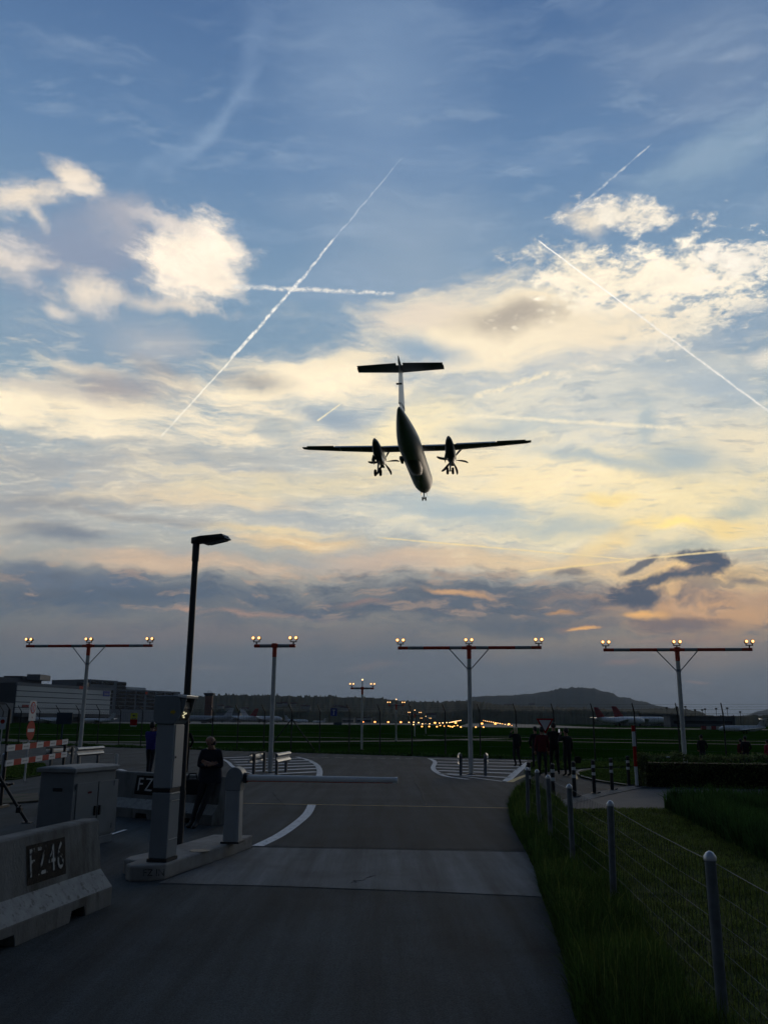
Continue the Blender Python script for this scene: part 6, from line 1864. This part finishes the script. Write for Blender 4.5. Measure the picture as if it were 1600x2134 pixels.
def blades(name, poly, n, h0, h1, w, m, seed, z0=.03, near=1.6, lean=.35, clump=.5):
    """n curved grass blades spread over a ground polygon, denser towards the viewer"""
    rng = np.random.default_rng(seed); P = np.array([(p[0], p[1]) for p in poly])
    lo, hi = P.min(0), P.max(0); X = np.zeros(0); Y = np.zeros(0)
    while len(X) < n:
        x = rng.uniform(lo[0], hi[0], n * 3); y = lo[1] + (hi[1] - lo[1]) * rng.random(n * 3) ** near
        cl = np.sin(x * 7.3 + 1.7 * np.sin(y * 3.1)) * np.sin(y * 5.9 + 1.3 * np.sin(x * 4.7))
        keep = inside([tuple(q) for q in P], x, y) & (rng.random(n * 3) < 1 - clump * (.5 - .5 * cl))
        X = np.concatenate([X, x[keep]]); Y = np.concatenate([Y, y[keep]])
    X, Y = X[:n], Y[:n]
    dist = np.hypot(X, Y)
    hgt = rng.uniform(h0, h1, n) * (.75 + .35 * np.sin(X * 2.1 + 2 * np.sin(Y * 1.3)) * np.sin(Y * 1.7))
    a = rng.uniform(0, 2 * np.pi, n); ln = rng.normal(0, lean, n) * hgt; b2 = rng.uniform(0, 2 * np.pi, n)
    ww = w * rng.uniform(.6, 1.3, n) * (1 + dist * .045)
    ca, sa = np.cos(a) * ww, np.sin(a) * ww; lx, ly = np.cos(b2) * ln, np.sin(b2) * ln
    V = np.zeros((n, 5, 3))
    V[:, 0] = np.stack([X - ca, Y - sa, np.full(n, z0)], 1); V[:, 1] = np.stack([X + ca, Y + sa, np.full(n, z0)], 1)
    V[:, 2] = np.stack([X + ca * .8 + lx * .35, Y + sa * .8 + ly * .35, z0 + hgt * .6], 1); V[:, 3] = np.stack([X - ca * .8 + lx * .35, Y - sa * .8 + ly * .35, z0 + hgt * .6], 1)
    V[:, 4] = np.stack([X + lx, Y + ly, z0 + hgt * (1 - .25 * np.abs(ln) / hgt)], 1)
    me = bpy.data.meshes.new(name); me.vertices.add(n * 5); me.vertices.foreach_set('co', V.reshape(-1))
    base = (np.arange(n) * 5)[:, None]
    q = np.concatenate([base + np.array([0, 1, 2, 3]), base + np.array([3, 2, 4])], 1).reshape(-1)
    me.loops.add(n * 7); me.loops.foreach_set('vertex_index', q.astype(np.int32))
    me.polygons.add(n * 2); st_ = np.stack([np.arange(n) * 7, np.arange(n) * 7 + 4], 1).reshape(-1)
    me.polygons.foreach_set('loop_start', st_.astype(np.int32))
    me.update(calc_edges=True); me.validate(); me.materials.append(m)
    o_ = bpy.data.objects.new(name, me); COL.objects.link(o_); o_['kind'] = 'stuff'
    return o_


gx = lambda *pts: [(G(*p).x, G(*p).y) for p in pts]
TALL = [(1.70, 2.6)] + gx((1210, 2134), (1182, 2005), (1157, 1924), (1134, 1872), (1121, 1816), (1100, 1774), (1072, 1721), (1063, 1683), (1075, 1655), (1106, 1646), (1160, 1686), (1215, 1750), (1300, 1880), (1440, 2134)) + [(2.35, 2.6)]
blades('tall_grass', TALL, 52000, .16, .42, .0035, blade_tall, 1, near=1.5)
blades('dry_stalks', TALL, 2600, .30, .58, .0022, blade_dry, 17, near=1.5, lean=.25)
EDGE = [(1.62, 2.6)] + gx((1200, 2134), (1174, 2005), (1150, 1924), (1127, 1872), (1114, 1816), (1094, 1774), (1066, 1721), (1059, 1683), (1070, 1655), (1078, 1655), (1066, 1683), (1078, 1721), (1106, 1774), (1130, 1816), (1144, 1872), (1168, 1924), (1195, 2005), (1225, 2134)) + [(1.78, 2.6)]
blades('tall_grass', EDGE, 9000, .06, .26, .003, blade_tall, 6, near=1.5, lean=.6, z0=.01)
LAWN = [(2.3, 2.6)] + gx((1440, 2134), (1300, 1880), (1215, 1750), (1160, 1690), (1194, 1689), (1383, 1689), (1480, 1740), (1700, 1860)) + [(6.5, 5.5), (5.0, 2.6)]
blades('mown_grass', LAWN, 60000, .03, .10, .0035, blade_dry, 2, near=1.4, lean=.7)
MEAD = gx((1383, 1690), (1600, 1675), (1800, 1668), (2100, 1690), (2100, 1940), (1640, 1830), (1480, 1740))
blades('meadow_grass', MEAD, 60000, .30, .62, .006, blade_dark, 3, near=1.2)
isl_g = gx((1206, 1613), (1240, 1606.5), (1345, 1603), (1345, 1638), (1306, 1638.5), (1240, 1628), (1208, 1620))
blades('mown_grass', isl_g, 9000, .03, .10, .008, blade_tall, 4, z0=.05, near=1.0)
strip_g = gx((0, 1600), (90, 1593), (98, 1604), (85, 1617), (30, 1625), (-20, 1626))
blades('mown_grass', strip_g, 6000, .04, .14, .008, blade_tall, 5, z0=.05, near=1.0)
isl_h = gx((1098, 1594), (1122, 1587), (1345, 1592), (1345, 1599), (1235, 1601), (1168, 1605), (1132, 1611), (1106, 1620), (1092, 1612))
blades('mown_grass', isl_h, 8000, .03, .09, .010, blade_tall, 8, z0=.05, near=1.0)
fs = [(A + FD * t_ + FNRM * w_) for t_, w_ in ((-50, .9), (24, .9), (24, -.8), (-50, -.8))]
blades('tall_grass', [(p.x, p.y) for p in fs], 16000, .08, .26, .012, blade_dark, 9, z0=.0, near=1.0)
# loose grit at the tarmac edge
random.seed(31); b = MB()
for i in range(420):
    f = random.random() ** 1.2; y_ = 5.7 + f * 3.2; x_ = 1.60 + .055 * (y_ - 5.7) + random.gauss(0, .05) + .03
    r = random.uniform(.004, .014)
    b.add([(x_ + r * a, y_ + r * c, .012 + r * e) for a, c, e in ((1, 0, 0), (0, 1, 0), (-1, .2, 0), (0, -1, 0), (.1, 0, .8))], [(0, 1, 4), (1, 2, 4), (2, 3, 4), (3, 0, 4)])
o_ = b.build('grit', kerbstone); o_['kind'] = 'stuff'
# ================================================================ dusk haze
hm = bpy.data.materials.new('haze'); hm.use_nodes = True; hn_ = hm.node_tree; hn_.nodes.clear()
pv_ = hn_.nodes.new('ShaderNodeVolumePrincipled'); pv_.inputs['Color'].default_value = (.58, .78, 1, 1); pv_.inputs['Density'].default_value = 4.5e-5; pv_.inputs['Anisotropy'].default_value = .2
ou_ = hn_.nodes.new('ShaderNodeOutputMaterial'); hn_.links.new(pv_.outputs[0], ou_.inputs['Volume'])
b = MB(); b.box((0, 6500, 214), (19000, 19000, 430)); hz_ = b.build('haze', hm); hz_['kind'] = 'stuff'
CYC.volume_bounces = 0
